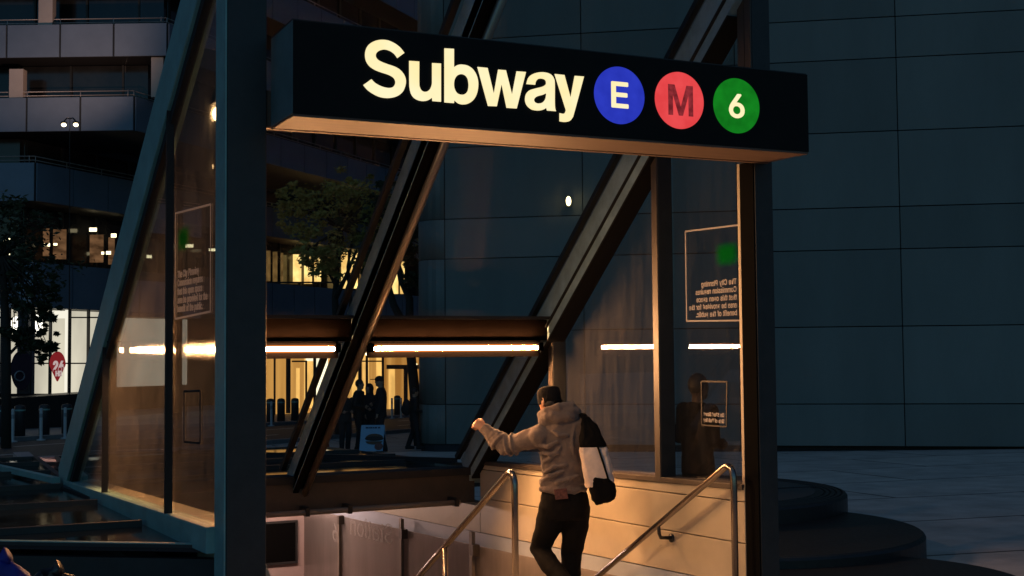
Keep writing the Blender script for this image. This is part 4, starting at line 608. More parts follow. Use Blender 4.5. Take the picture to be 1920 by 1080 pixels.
# lamp clamped to the inside of the wide post: it lights the stairs, the wall and the sign's far end
lx, ly, lz = 1.675, 7.625, 3.11
t = thing('post_lamp', (lx, ly, lz-.1), 'warm lamp fixed inside the grimy end glass, glaring beside the wide dark post', 'lamp')
post_bulb = emit('post_bulb', (1., .60, .26), 26.)
MB().ell((lx-.012, ly, lz), (.045, 0, 0), (0, .05, 0), (0, 0, .05), 16, 12).build('bulb', post_bulb, t)
MB().ell((lx-.008, ly+.01, lz-.32), (.012, 0, 0), (0, .014, 0), (0, 0, .014), 10, 8).build('bulb', post_bulb, t)
MB().box((lx-.02, ly-.105, lz-.34), (lx+.02, ly-.07, lz+.08)).box((lx-.06, ly-.07, lz+.055), (lx+.06, ly+.05, lz+.065)).box((lx-.02, ly-.07, lz-.30), (lx+.01, ly+.0, lz-.29)).build('bracket', steel_dark, t)
sp_l = bpy.data.lights.new('post_lamp_beam', 'SPOT'); sp_l.energy = 210/EXPO_GAIN; sp_l.color = (1., .56, .27); sp_l.spot_size = R_(90); sp_l.spot_blend = .75; sp_l.shadow_soft_size = .05
so_ = bpy.data.objects.new('post_lamp_beam', sp_l); COL.objects.link(so_); so_.location = (lx+.07, ly, lz)
so_.rotation_euler = V((3.6, .35, -2.5)).to_track_quat('-Z', 'Y').to_euler()

# hanging pipe below the header
pp = thing('conduit_pipe', (4.1, 11.95, .12), 'thin dark pipe slung under the brown header beam', 'pipe')
a = onax(500, 966, 1, 11.98); b_ = onax(862, 942, 1, 11.98)
MB().tube([a, b_], .027, 12).build('tube', brown, pp)
for x in (575, 655, 855):
    p = onax(x, 966-(x-500)*.0655, 1, 11.98); MB().box((p.x-.02, 11.94, p.z-.035), (p.x+.02, 12.159, p.z+.045)).build('bracket', rubber, pp)

# ================================================================== SIGN
SY = 6.775
sign = thing('subway_sign', (3.64, 7.0, 2.98), 'long black illuminated sign reading Subway with blue E, red M and green 6 discs', 'sign')
SX0, SX1, SZ0, SZ1 = 1.878, 5.411, 2.98, 3.505
MB().box((SX0, SY+.012, SZ0+.004), (SX1, 7.255, SZ1)).build('housing', mat('sign_casing', (.14, .20, .20), .5, 0, .3, var=.2, vscale=5), sign, bevel=.004)
MB().box((SX0+.002, SY, SZ0+.002), (SX1-.002, SY+.010, SZ1-.002)).build('face_panel', sign_black, sign)
MB().box((SX0, SY+.014, SZ1+.002), (SX1, 7.25, SZ1+.008)).build('top_plate', steel_dark, sign)
MB().box((SX0+.004, SY+.004, SZ0-.014), (SX1-.004, SY+.10, SZ0+.001)).box((SX0+.004, SY+.104, SZ0-.010), (SX1-.004, 7.205, SZ0+.001)).box((SX0+.004, 7.212, SZ0-.014), (SX1-.004, 7.255, SZ0+.001)).build('soffit', alu, sign, bevel=.002)
letter_m = emit('lit_letters', (1., .83, .42), 1.05, col2=(1., .89, .56), vscale=4.)
def sp_(x, y): return onax(x, y, 1, SY)
mb = MB()
for loops in SIGN_LETTERS:                                   # letter outlines, laid on the face of the sign
    pl = []
    for lp_ in loops:
        q = []
        for p in lp_: w_ = sp_(660+p[0]/3.165, 50+p[1]/3.165); q.append((w_.x-SX0, w_.z-SZ0)+tuple(p[2:]))
        pl.append(smooth_loop(q))
    vs_, fs_ = fill_loops(pl, .003)
    mb.add([(SX0+v.x, SY-.004+v.z, SZ0+v.y) for v in vs_], fs_)
mb.build('lettering', letter_m, sign)
for nm, cx, cy, hw, hh, col, col2, ch, gx0, gx1, gy0, gy1, lc in (
    ('blue_disc', 1161, 179, 47, 55.5, (.020, .034, .44), (.026, .044, .52), 'E', 1145, 1177, 154, 203, letter_m),
    ('red_disc', 1273.5, 188.5, 45.5, 55, (.76, .055, .06), (.84, .075, .08), 'M', 1252, 1298, 160, 217, emit('dim_letter', (.22, .022, .028), 1., var=.35, vscale=25)),
    ('green_disc', 1380.5, 198.5, 43, 53, (.005, .15, .010), (.007, .22, .014), '6', 1365.5, 1394.5, 176.5, 222, letter_m)):
    c = sp_(cx, cy); rx = (sp_(cx+hw, cy).x-sp_(cx-hw, cy).x)/2
    mb = MB(); n = 64; mb.prism([(c.x+rx*math.cos(2*math.pi*k/n), SY-.001, c.z+rx*math.sin(2*math.pi*k/n)) for k in range(n)], (0, -.004, 0))
    dsk = mb.build('route_disc', emit(nm, col, 1., col2=col2, vscale=9), sign); dsk['label'] = nm.replace('_', ' ')+' with '+('the number ' if ch == '6' else 'the letter ')+ch
    g = gbox(ch); bo = .005; x0 = sp_(gx0, cy).x+bo; x1 = sp_(gx1, cy).x-bo; zt = sp_(cx, gy0).z-bo; zb = sp_(cx, gy1).z+bo
    sx = (x1-x0)/((g[1]-g[0])/1000); sz = (zt-zb)/((g[3]-g[2])/1000)
    mb = MB()
    if ch == 'M': polyletter(mb, 'M', x0-bo, x1+bo, zb-bo, zt+bo, SY-.0055, .004)
    else: boldletters(mb, [(ch, -g[0]/1000*sx, -g[2]/1000*sz, sx, sz)], (x0, SY-.0075, zb), bo, .002)
    mb.build('lettering', lc, dsk)

# ================================================================== HANDRAILS, GUARD
def arc(c, u, v, r, a0, a1, n=8): return [V(c)+V(u)*r*math.cos(R_(a0+(a1-a0)*i/n))+V(v)*r*math.sin(R_(a0+(a1-a0)*i/n)) for i in range(n+1)]
def handrail(x, ytop, ztop, label, xoff=0., wall=True, brs=(), posts=()):
    t = thing('handrail', (x, ytop, gxy(x, ytop)), label, 'handrail', 'tubular stair handrails')
    sl = V((0, .872, -.489)); r = .075
    top = V((x, ytop, ztop)); path = [V((x, ytop-.07, gxy(x, ytop)-.02)), V((x, ytop-.07, ztop-.16))]
    # bend from vertical into the slope
    for i in range(1, 9):
        a = i/9.; p = (1-a)**2*V((x, ytop-.07, ztop-.12))+2*a*(1-a)*V((x, ytop-.065, ztop+.035))+a*a*(V((x, ytop-.065, ztop+.035))+sl*.14); path.append(p)
    st_ = path[-1]; path += [st_+sl*.3, st_+sl*1.2, st_+sl*7]
    MB().tube(path, .0235, 14).build('rail', stainless, t)
    for dist in brs:
        p = st_+sl*dist; mb = MB()
        mb.tube([p-V((0, 0, .015)), p+V((.005, .0, -.07)), p+V((.03, .02, -.105)), p+V((XR-x-.004, .05, -.12))], .014, 10); mb.tube([p+V((XR-x-.012, .05, -.12)), p+V((XR-x-.001, .05, -.12))], .034, 14)
        mb.build('bracket', steel_dark, t)
    for dist in posts:
        p = st_+sl*dist; MB().tube([p, p-V((0, 0, 1.1))], .021, 12).build('post', stainless, t)
handrail(5.15, 7.405, .865, 'shiny handrail beside the tan panelled wall, lowest right', brs=(1.02, 3.2))
handrail(3.775, 8.04, .835, 'shiny free-standing handrail on the stairs beside the man', posts=(1.35, 3.4))
GX_ = 5.215
gd = thing('glass_guard', (GX_, 12, -1), 'smoky glass guard along the stair wall, its clamps on brown posts', 'guard')
def gtop(y): return -.09-.0455*(y-7.4)
mb = MB(); mb.hexa([(GX_, 8.95, -4.), (GX_+.015, 8.95, -4.), (GX_+.015, 18.2, -4.), (GX_, 18.2, -4.), (GX_, 8.95, gtop(8.95)), (GX_+.015, 8.95, gtop(8.95)), (GX_+.015, 18.2, gtop(18.2)), (GX_, 18.2, gtop(18.2))])
gp = mb.build('glass_pane', guard_glass, gd)
for x, yt, yc in ((888, 998, 1032), (755, 973, 1002), (638, 968, 976)):
    p = onax(x, yt, 0, GX_-.03); q = onax(x+6, yc, 0, GX_-.03)
    pst = MB().box((GX_-.05, p.y-.0, -4), (GX_-.012, p.y+.075, p.z)).build('post', brown, gd, bevel=.003)
    MB().box((GX_-.075, p.y-.085, q.z-.055), (GX_-.002, p.y-.002, q.z+.055)).build('clamp', frame_m, pst)
reflection_film = film('reflected_lettering', (.62, .58, .54), .30, soft=False)  # a sign's reflection, printed as lettering on the guard glass
a = onax(738, 1022, 0, GX_-.004); b_ = onax(655, 1030, 0, GX_-.004)
it, w = line_items('Station', 1.); sz = (b_.y-a.y)/w
mb = MB()
it, w = line_items('Station', sz); vs_o = V((GX_-.004, a.y, a.z))
lettering(mb, it, vs_o, (0, 1, -.0455), (0, 0, .62), bold=.006, extrude=.0006); mb.build('lettering', reflection_film, gp); mb = MB()
a6 = onax(636, 1018, 0, GX_-.004); it, w = line_items('6', sz); lettering(mb, it, V((GX_-.004, a6.y, a6.z)), (0, 1, 0), (0, 0, .62), bold=.006, extrude=.0006)
mb.build('lettering', reflection_film, gp)

# ================================================================== SKYLIGHTS BESIDE AND BEHIND
sky_glass = mat('skylight_glass', (.012, .016, .018), .07, 0, .6, var=.3, vscale=3)
def skylight(name, poly, z, label, bars, slope=(0, 0), kerb_h=.75):
    c = sum((V((p[0], p[1], 0)) for p in poly), V())/len(poly)
    t = thing(name, (c.x, c.y, gxy(c.x, c.y)), label, 'skylight')
    zf = lambda x, y: z+slope[0]*(x-poly[0][0])+slope[1]*(y-poly[0][1])
    top = [V((x, y, zf(x, y))) for x, y in poly]
    MB().prism([p-V((0, 0, .03)) for p in top], (0, 0, .03)).build('glass_top', sky_glass, t)
    mb = MB(); n = len(poly)
    for i in range(n):
        p, q = top[i], top[(i+1) % n]; d_ = (q-p).normalized()*.03
        mb.bar(p-V((0, 0, kerb_h/2))+V((0, 0, -.035)), q-V((0, 0, kerb_h/2))+V((0, 0, -.035)), .07, kerb_h-.06)
    mb.build('kerb_wall', steel_dark, t)
    mb = MB()
    for i in range(n):
        p, q = top[i], top[(i+1) % n]; mb.bar(p+V((0, 0, .008)), q+V((0, 0, .008)), .05, .022)
    mb.build('edge_trim', steel_dark, t)
    MB().bar(top[0]+V((0, 0, .021)), top[-1]+V((0, 0, .021)), .05, .006).build('front_trim', steel if slope[1] == 0 else steel_dark, t)
    for p, q in bars:
        MB().bar(V((p[0], p[1], zf(*p)+.02)), V((q[0], q[1], zf(*q)+.02)), .05, .045).build('glazing_bar', steel_dark, t)
    return t
def k5(x, y, z=.5): p = onax(x, y, 2, z); return (p.x, p.y)
A = k5(429, 1027); Bp = k5(0, 1020); e = (V((Bp[0], Bp[1], 0))-V((A[0], A[1], 0)))
Bq = (A[0]+e.x*5, A[1]+e.y*5)
bars = []
for x1, y1 in ((306, 984), (182, 946.5), (88, 916.7)):
    y = k5(x1, y1)[1]; bars.append(((-5.0, y+.1), (XL(y)-.03, y)))
for y in (13.35, 14.5): bars.append(((-5.0, y+.1), (1.25, y)))
sl = skylight('skylight', [A, (XL(12.1)-.04, 12.1), (1.30, 12.12), (1.30, 15.6), (-5.2, 15.6), (Bq[0], Bq[1])], .5, 'low dark glass skylight outside the grimy end panes, lights mirrored in it', bars)
MB().bar(V((.58, 15.2, .53)), V((XL(12.05)-.06, 12.0, .56)), .07, .05).build('ridge_bar', steel, sl)
sl2 = skylight('skylight', [(1.36, 12.40), (5.46, 12.40), (5.46, 18.35), (1.80, 18.35)], .455, 'low dark glass skylight behind the brown header beam, lit windows mirrored in it',
    [((1.4, y), (5.42, y)) for y in (13.6, 14.9, 16.3)], slope=(0, -.0275), kerb_h=.20)
MB().bar(V((3.3, 17.6, .36)), V((5.40, 12.9, .49)), .05, .05).build('ridge_bar', steel_dark, sl2)
# ================================================================== STONE BUILDING (right)
WD = 30.0
def wd(r): return WD*12960/(960+r/30.5*FPX+11500)       # the wall runs almost square across the view
r0 = rof(833, 31.2); r1 = 34.
def WP(r, off=0., z=0.): return W(r, wd(r)-off, z)
rb_ = thing('stone_building', W(8, 32, -1), 'tall pale stone-clad building with rounded corner and wide joints', 'building')
RC = .66
zrow = [25-152-139-80, 25-152-139, 25-152, 25, 103.6, 243, 386.7, 466.7, 611.8, 757, 838]
rows = [1.65+(HY-.0085*(1670-960)-y)/FPX*wd(rof(1670, 30))+.0 for y in zrow][::-1]
for i in range(8): rows.append(rows[-1]+(1.75, 1.75, 1.0)[i % 3])
rows[0] = -.575
cols = [r0]+[rof(x, 30.3) for x in (1097, 1383, 1672, 1965, 2250, 2540)]+[r1]
# backing (the dark of the joints)
mb = MB()
pts = []
na = 10
dl = wd(r0)
for k in range(na+1):
    a = math.pi/2*k/na; pts.append(W(r0-RC*math.sin(a), dl-.0+RC*(1-math.cos(a)), 0))
outline = [WP(r1)]+pts+[W(r0-RC, dl+26), W(r1, dl+26)]
sh = [p for p in outline]
mb.prism([V((p.x, p.y, -1.6))+(FH*.02) for p in sh], (0, 0, rows[-1]+1.6)); mb.build('wall_core', joint_m, rb_)
G = .011
mb = MB()
for j in range(len(rows)-1):
    z0, z1 = rows[j]+G, rows[j+1]-G
    for i in range(len(cols)-1):
        a, c = cols[i]+G, cols[i+1]-G
        mb.hexa([WP(a, .035, z0), WP(c, .035, z0), WP(c, -.01, z0), WP(a, -.01, z0), WP(a, .035, z1), WP(c, .035, z1), WP(c, -.01, z1), WP(a, -.01, z1)])
mb.build('cladding', stone, rb_, bevel=.006)
mb = MB()
for j in range(len(rows)-1):
    z0, z1 = rows[j]+G, rows[j+1]-G
    ring = []
    for k in range(na+1):
        a = math.pi/2*k/na; ring.append((W(r0-G-(RC+.035)*math.sin(a), dl+RC-(RC+.035)*math.cos(a)), W(r0-G-(RC-.02)*math.sin(a), dl+RC-(RC-.02)*math.cos(a))))
    for k in range(na):
        (o0, i0), (o1, i1) = ring[k], ring[k+1]; Z0 = V((0, 0, z0)); Z1 = V((0, 0, z1))
        mb.add([o0+Z0, o1+Z0, o1+Z1, o0+Z1, i0+Z0, i1+Z0, i1+Z1, i0+Z1], [(0, 1, 2, 3), (0, 4, 5, 1), (3, 2, 6, 7)], True)
    mb.hexa([W(r0-RC-.035, dl+RC+.01, z0), W(r0-RC-.02, dl+RC+.01, z0), W(r0-RC-.02, dl+25, z0), W(r0-RC-.035, dl+25, z0), W(r0-RC-.035, dl+RC+.01, z1), W(r0-RC-.02, dl+RC+.01, z1), W(r0-RC-.02, dl+25, z1), W(r0-RC-.035, dl+25, z1)])
mb.build('corner_cladding', stone, rb_)
mb = MB(); mb.hexa([WP(r0-.3, .012, -1.4), WP(r1, .012, -1.4), WP(r1, -.02, -1.4), WP(r0-.3, -.02, -1.4), WP(r0-.3, .012, -.58), WP(r1, .012, -.58), WP(r1, -.02, -.58), WP(r0-.3, -.02, -.58)])
mb.build('plinth', joint_m, rb_)
# small lit lamp on it
p = atd(1066, 377, wd(rof(1066, 30))-.16)
lmp = thing('wall_lamp', p+FH*.1, 'small bright lamp on the stone wall, seen under the sign', 'wall lamp')
warm_white = emit('warm_bulb', (1., .72, .32), 9.)
MB().ell(p, RH*.06, FH*.05, ZU*.115).build('bulb', warm_white, lmp)
MB().obox(p+FH*.09, RH*.05, FH*.035, ZU*.13).build('bracket', steel_dark, lmp)

# ================================================================== OFFICE BUILDING (left)
panel_b = mat('parapet_panel', (.16, .205, .27), .5, 0, .45, var=.12, vscale=.6)
panel_p = mat('pale_column', (.50, .42, .36), .6, var=.1, vscale=.8)
win_dark = mat('dark_window', (.018, .018, .018), .12, 0, .4, var=.5, vscale=.8)
railm = mat('terrace_rail', (.40, .36, .34), .4, .5)
mull_m = mat('dark_mullion', (.02, .02, .02), .5)
OD = 50.
BDIR = SD
ob = thing('office_building', W(-20, OD+4, -1.2), 'stepped office building across the street, terrace bands and dark window strips', 'office building')
def zy(y, d=OD): return 1.65+(HY+.0085*810-y)/FPX*d
ADIR = (RH-FH*.02).normalized()                      # left-hand faces, almost square to the view
def corner(px): return W(rof(px, OD), OD)
def band(px, yt, yb, depth=6., lenA=26., lenB=75., rail=True, m=panel_b, width=2.15):
    c = corner(px); zt, zb = zy(yt), zy(yb)
    a = c-ADIR*lenA; e = c+BDIR*lenB
    inn = (FH*.75-RH*.3).normalized()
    poly = [a, c, e, e-SN*depth*1.2, c+inn*depth, a+FH*depth]
    MB().prism([V((p.x, p.y, zb)) for p in poly], (0, 0, zt-zb)).build('band_core', mull_m, ob)
    mb = MB(); nA = V((ADIR.y, -ADIR.x, 0)); n = int(lenA/width)
    for i in range(n):
        p = c-ADIR*(i*width+.02); q = c-ADIR*((i+1)*width-.06)
        mb.obox((p+q)/2+nA*.03+ZU*(zt+zb)/2, (p-q)/2, nA*.03, ZU*(zt-zb)/2*.985)
    n = int(lenB/width)
    for i in range(n):
        p = c+BDIR*(i*width+.06); q = c+BDIR*((i+1)*width-.02)
        mb.obox((p+q)/2+SN*.03+ZU*(zt+zb)/2, (p-q)/2, SN*.03, ZU*(zt-zb)/2*.985)
    mb.build('parapet', m, ob)
    if rail:
        mb = MB()
        for h in (.14, .30):
            mb.tube([a+ZU*(zt+h)+FH*.3, c+ZU*(zt+h)+FH*.3-RH*.15, e+ZU*(zt+h)-SN*.3], .022, 6)
        for i in range(13): mb.tube([c-ADIR*(i*2.15)+FH*.3-RH*.1+ZU*zt, c-ADIR*(i*2.15)+FH*.3-RH*.1+ZU*(zt+.3)], .02, 5)
        for i in range(20): mb.tube([c+BDIR*(i*2.15)-SN*.3+ZU*zt, c+BDIR*(i*2.15)-SN*.3+ZU*(zt+.3)], .02, 5)
        mb.build('railing', railm, ob)
def strip_win(px, yt, yb, back=1.3, lenA=26., lenB=74.):
    c = corner(px)+FH*back*1.1-RH*back*.9; zt, zb = zy(yt), zy(yb)
    a = c-ADIR*lenA; e = c+BDIR*lenB
    mb = MB(); mb.quad(a+ZU*zb, c+ZU*zb, c+ZU*zt, a+ZU*zt); mb.quad(c+ZU*zb, e+ZU*zb, e+ZU*zt, c+ZU*zt)
    w = mb.build('window_strip', win_dark, ob)
    nA = V((ADIR.y, -ADIR.x, 0)); pl = []               # one folded sheet: glazing bars stand out of it
    for i in range(9, -1, -1):
        p = c-ADIR*(i*2.15+1); pl += [p-ADIR*.04+nA*.012, p-ADIR*.04+nA*.09, p+ADIR*.04+nA*.09, p+ADIR*.04+nA*.012]
    for i in range(34):
        p = c+BDIR*(i*2.15+.3); pl += [p-BDIR*.05+SN*.012, p-BDIR*.05+SN*.09, p+BDIR*.05+SN*.09, p+BDIR*.05+SN*.012]
    mb = MB(); n = len(pl)
    mb.add([p+ZU*zb for p in pl]+[p+ZU*zt for p in pl], [(k, k+1, n+k+1, n+k) for k in range(n-1) if k % 4 != 3]+[(k, k+1, n+k+1, n+k) for k in range(3, n-1, 4)])
    w.data.materials[0] = win_dark
    mb.v = [v for v in mb.v]; g_ = mb.build('glazing', win_dark, w, recalc=False)
    g_.data.materials.append(mull_m)
    for k, pg in enumerate(g_.data.polygons):
        if k < n-1-len(range(3, n-1, 4)): pg.material_index = 1
    return c
B = [(372, -260, -195), (340, -118, -45), (310, 38, 101), (248, 178, 243), (62, 302, 375), (62, 490, 576)]
for i, (px, yt, yb) in enumerate(B):
    band(px, yt, yb, rail=i < 5)
for i in range(1, len(B)):
    strip_win(B[i-1][0] if i < 3 else (B[i][0] if i > 3 else B[i-1][0]), B[i-1][2]+2, B[i][1]-2)
# back mass, so nothing shows between the storeys
c = corner(62)+FH*9-RH*3.5
MB().prism([V((p.x, p.y, -1.4)) for p in (c-ADIR*40, c, c+BDIR*90, c+BDIR*90-SN*14, c-ADIR*40+FH*30)], (0, 0, zy(-260)+1.3)).build('inner_block', mull_m, ob)
# pale columns
for px, yt, yb, dd in ((82, -60, 44, .4), (28, 120, 180, .5), (294, 102, 178, .3)):
    p = W(rof(px, OD+dd), OD+dd); hw = .28 if px != 294 else .24
    MB().obox(p+ZU*(zy(yt)+zy(yb))/2, RH*hw, FH*.2, ZU*(zy(yt)-zy(yb))/2).build('column', panel_p, ob)
# office lights behind the third window strip
office_glow = emit('office_interior', (.20, .10, .045), .55, var=.6, vscale=1.2, stretch=(1, 1, 3))
ceil_l = emit('office_ceiling_light', (1., .85, .5), 3.2)
def facB(px, off=0.):   # point on the right-hand face seen at column px
    d_ = ray(px, 600); n = SN; c0 = corner(62)+SN*off
    t = n.dot(c0-CAM)/n.dot(V((d_.x, d_.y, 0))); return V((CAM.x+d_.x*t, CAM.y+d_.y*t, 0))
def facz(px, y, off=0.):
    p = facB(px, off); return onz_dist(px, y, p)
def onz_dist(px, y, p):
    d_ = ray(px, y); t = math.hypot(p.x, p.y)/math.hypot(d_.x, d_.y); return CAM.z+d_.z*t
def fquad(mb, x0, x1, y0, y1, off=-1.0, dth=.03):
    a, b_ = facB(x0, off), facB(x1, off)
    mb.hexa([V((a.x, a.y, facz(x0, y1, off))), V((b_.x, b_.y, facz(x1, y1, off))), V((b_.x, b_.y, facz(x1, y1, off)))-SN*dth, V((a.x, a.y, facz(x0, y1, off)))-SN*dth,
             V((a.x, a.y, facz(x0, y0, off))), V((b_.x, b_.y, facz(x1, y0, off))), V((b_.x, b_.y, facz(x1, y0, off)))-SN*dth, V((a.x, a.y, facz(x0, y0, off)))-SN*dth])
W3 = -1.12
for x0, x1, y0, y1 in ((80, 91, 428, 480), (99, 123, 430, 486), (168, 193, 440, 492), (203, 214, 445, 496)):
    mb = MB(); fquad(mb, x0, x1, y0, y1, W3); mb.build('window', office_glow, ob)
mb = MB()
for x0, x1, y0, y1 in ((6, 17, 447, 452), (80, 92, 456, 462), (100, 106, 456, 460), (167, 180, 427, 434), (208, 217, 438, 445), (199, 207, 471, 477), (190, 194, 472, 477), (3, 8, 476, 480), (12, 17, 475, 479), (275, 284, 478, 484), (348, 362, 458, 464), (392, 409, 466, 471)):
    mb = MB(); fquad(mb, x0, x1, y0, y1, W3+.06); mb.build('ceiling_light', ceil_l, ob)
# lit rooms towards the far end of the same strip
gold = emit('lit_room', (.62, .33, .085), 1.7, col2=(1., .66, .22), vscale=.9, stretch=(1, 1, 1.6))
gold_dim = emit('dim_room', (.12, .065, .02), 1.2, var=.6, vscale=1.5)
for x0, x1, y0, y1, m in ((499, 507, 470, 527, gold_dim), (512, 520, 472, 528, gold_dim), (527, 531, 474, 528, gold_dim), (550, 565, 477, 531, gold), (571, 585, 478, 532, gold), (590, 602, 480, 530, gold), (641, 652, 473, 541, gold), (657, 671, 475, 541, gold), (675, 679, 476, 541, gold_dim), (728, 736, 490, 551, gold), (737, 747, 490, 551, gold), (751, 759, 490, 551, gold), (641, 655, 553, 597, gold)):
    mb = MB(); fquad(mb, x0, x1, y0, y1, W3); mb.build('window', m, ob)
    mb = MB(); fquad(mb, x0, x1, y0+3, y0+7, W3+.05); mb.build('ceiling_light', gold if m is gold else gold_dim, ob)
# ground floor: shop at the corner
shop_glow = emit('shop_interior', (.50, .46, .36), .8, col2=(.95, .88, .68), vscale=.35, stretch=(1, 1, .4))
shop_bright = emit('shop_tube', (1., .95, .82), 3.)
shop_grey = mat('shop_column', (.17, .17, .19), .7)
cs = corner(62)
mb = MB()
a = cs-ADIR*26+FH*1.2; b_ = cs+FH*1.2-RH*.6; e = facB(186, -.9)
zt, zb = zy(577), zy(741)
mb.quad(a+ZU*zb, b_+ZU*zb, b_+ZU*zt, a+ZU*zt); mb.quad(b_+ZU*zb, e+ZU*zb, e+ZU*zt, b_+ZU*zt); mb.build('shop_interior', shop_glow, ob)
mb = MB()
fquad(mb, 98, 128, 583, 597, -.7); fquad(mb, 123, 131, 580, 735, -.72); mb.build('shop_wall_light', emit('shop_wall', (.95, .9, .75), 1.), ob)
for x0, x1, y0 in ((68, 80, 590), (8, 22, 596), (26, 34, 594)): mb = MB(); fquad(mb, x0, x1, y0, 626, -.6); mb.build('shop_light', shop_bright, ob)
mb = MB(); fquad(mb, 34, 66, 580, 740, -.5); mb.build('shop_pillar', shop_grey, ob)
mb = MB()
for x in (6, 20, 59, 97, 133, 168): fquad(mb, x-1.1, x+1.1, 577, 741, -.1, .12)
fquad(mb, -40, 186, 680, 682.5, -.08, .08); fquad(mb, 133, 186, 594, 596.5, -.08, .08); fquad(mb, -40, 190, 738, 744, -.06, .2)
mb.build('shop_glazing', mull_m, ob)
mb = MB(); c0 = facB(-30, 1.2); c1 = facB(196, 1.2)
mb.hexa([V((c0.x, c0.y, -1.4)), V((c1.x, c1.y, -1.7)), V((c1.x, c1.y, -1.7))-SN*1.4, V((c0.x, c0.y, -1.4))-SN*1.4, V((c0.x, c0.y, zy(742))), V((c1.x, c1.y, zy(738))), V((c1.x, c1.y, zy(738)))-SN*1.4, V((c0.x, c0.y, zy(742)))-SN*1.4])
mb.build('planter_wall', steel_dark, ob)
# window stickers
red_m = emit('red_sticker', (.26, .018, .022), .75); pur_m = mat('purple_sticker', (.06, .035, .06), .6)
def sticker(cx, cy, rx, ry, m, heart, label):
    mb = MB(); n = 40; pts = []
    for k in range(n):
        a = 2*math.pi*k/n; x = math.cos(a); y = math.sin(a)
        if heart and y < 0: x *= (1+.72*y) if y > -1 else .2
        pts.append((cx+rx*x, cy-ry*(y*1.0 if y > 0 else y*1.25)))
    P = [V((*facB(x, -.05)[:2], facz(x, y, -.05))) for x, y in pts]
    mb.prism(P, -SN*.02); return mb.build('window_sticker', m, ob)
s = sticker(109, 684, 15, 25, red_m, True, ''); s['label'] = 'red drop-shaped sticker reading 24'
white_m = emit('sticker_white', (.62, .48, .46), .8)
def sign_text(txt, x0, y0, x1, par, m, off, bold=0., hscale=1.):
    p, q = facB(x0, off), facB(x1, off); it, w = line_items(txt, 1.); s_ = (q-p).length/w
    it, w = line_items(txt, s_); mb = MB(); lettering(mb, it, V((p.x, p.y, facz(x0, y0, off))), (q-p).normalized(), (0, 0, hscale), bold=bold, extrude=.01); mb.build('lettering', m, par)
sign_text('24', 100, 695, 121, s, white_m, -.0, .03)
sign_text('HR', 105, 705, 117, s, white_m, -.0, .015)
s = sticker(42, 690, 20, 33, pur_m, False, ''); s['label'] = 'dark round sticker with a white ring'
mb = MB(); mb.tube([V((*facB(38+9*math.cos(a*.3142), -.0)[:2], facz(38+9*math.cos(a*.3142), 705+9*math.sin(a*.3142), 0.))) for a in range(21)], .03, 6); mb.build('emblem', mat('sticker_grey', (.3, .3, .34), .6), s)
# lobby further along
lob = emit('lobby_wall', (.26, .105, .02), 1.6, col2=(.52, .25, .06), vscale=.55, stretch=(1.5, 1.5, .12))
lob_b = emit('lobby_bright', (.9, .47, .12), 1.3, var=.2, vscale=.8)
lob_d = mat('lobby_column', (.10, .065, .04), .6, var=.2, vscale=2)
lobw = emit('lobby_white', (1., .88, .58), 1.5)
mb = MB(); fquad(mb, 430, 830, 598, 806, -1.5); mb.build('lobby_wall', lob, ob)
for x0, x1, y0, y1, m in ((571, 588, 664, 765, lob_b), (556, 562, 690, 765, lob_b), (706, 716, 655, 770, lob_b), (729, 740, 692, 770, lob_b), (660, 672, 655, 770, lob_b), (680, 692, 640, 770, lob_b), (727, 785, 572, 640, lob_b), (715, 785, 571, 576, lobw), (593, 615, 648, 742, lobw), (574, 587, 672, 677, lobw)):
    mb = MB(); fquad(mb, x0, x1, y0, y1, -1.35 if m is lob_b else -1.2); mb.build('lobby_light', m, ob)
for x0, x1, y0, y1 in ((514, 517, 650, 780), (537, 545, 650, 775), (548, 576, 676, 679), (573, 576, 676, 775), (588, 593, 650, 770), (672, 678, 652, 775), (686, 690, 655, 770), (656, 720, 676, 678.5), (716, 720, 655, 775), (725, 785, 684, 692), (757, 764, 690, 775), (700, 727, 560, 571), (640, 728, 541, 553), (499, 640, 528, 531)):
    mb = MB(); fquad(mb, x0, x1, y0, y1, -.6); mb.build('lobby_column', lob_d, ob)
for x, y in ((706, 666), (688, 664), (779, 683)):
    p = facB(x, -.55); MB().ell(V((p.x, p.y, facz(x, y, -.55))), RH*.10, FH*.1, ZU*.10, 10, 8).build('ceiling_light', emit('down_light', (1., .8, .45), 5.), ob)
mb = MB(); fquad(mb, 645, 656, 698, 731, -.3); rs = mb.build('red_panel', emit('red_display', (.80, .035, .07), 1.1), ob)
mb = MB(); fquad(mb, 647, 656, 709, 711, -.27, .01); mb.build('stripe', white_m, rs)
# blue-grey band under the far strip is the lowest parapet; a dark block closes the end behind the stone wall
# ================================================================== STREET FURNITURE
dark_cyl = mat('bollard_metal', (.045, .045, .05), .5, .3, var=.2, vscale=6)
def bollard_proto():
    t = thing('bollard', (0, 0, 0), 'x', 'bollard', 'dark bollards along the far kerb')
    MB().lathe((0, 0, 0), [(.17, 0), (.17, .9), (.15, .96), (.08, .99), (0.01, 1.0)], 20, True).build('shaft', dark_cyl, t)
    MB().lathe((0, 0, .80), [(.176, 0), (.176, .05)], 20).build('ring', steel, t); return t
del_w = mat('delineator_white', (.55, .57, .6), .5)
def delin_proto():
    t = thing('delineator_post', (0, 0, 0), 'x', 'post', 'slim white posts along the far kerb')
    MB().lathe((0, 0, 0), [(.14, 0), (.14, .04), (.05, .05), (.05, 1.0), (.01, 1.02)], 14).build('shaft', del_w, t)
    MB().lathe((0, 0, .72), [(.053, 0), (.053, .12)], 14).build('band', mat('delineator_band', (.28, .3, .34), .4), t); return t
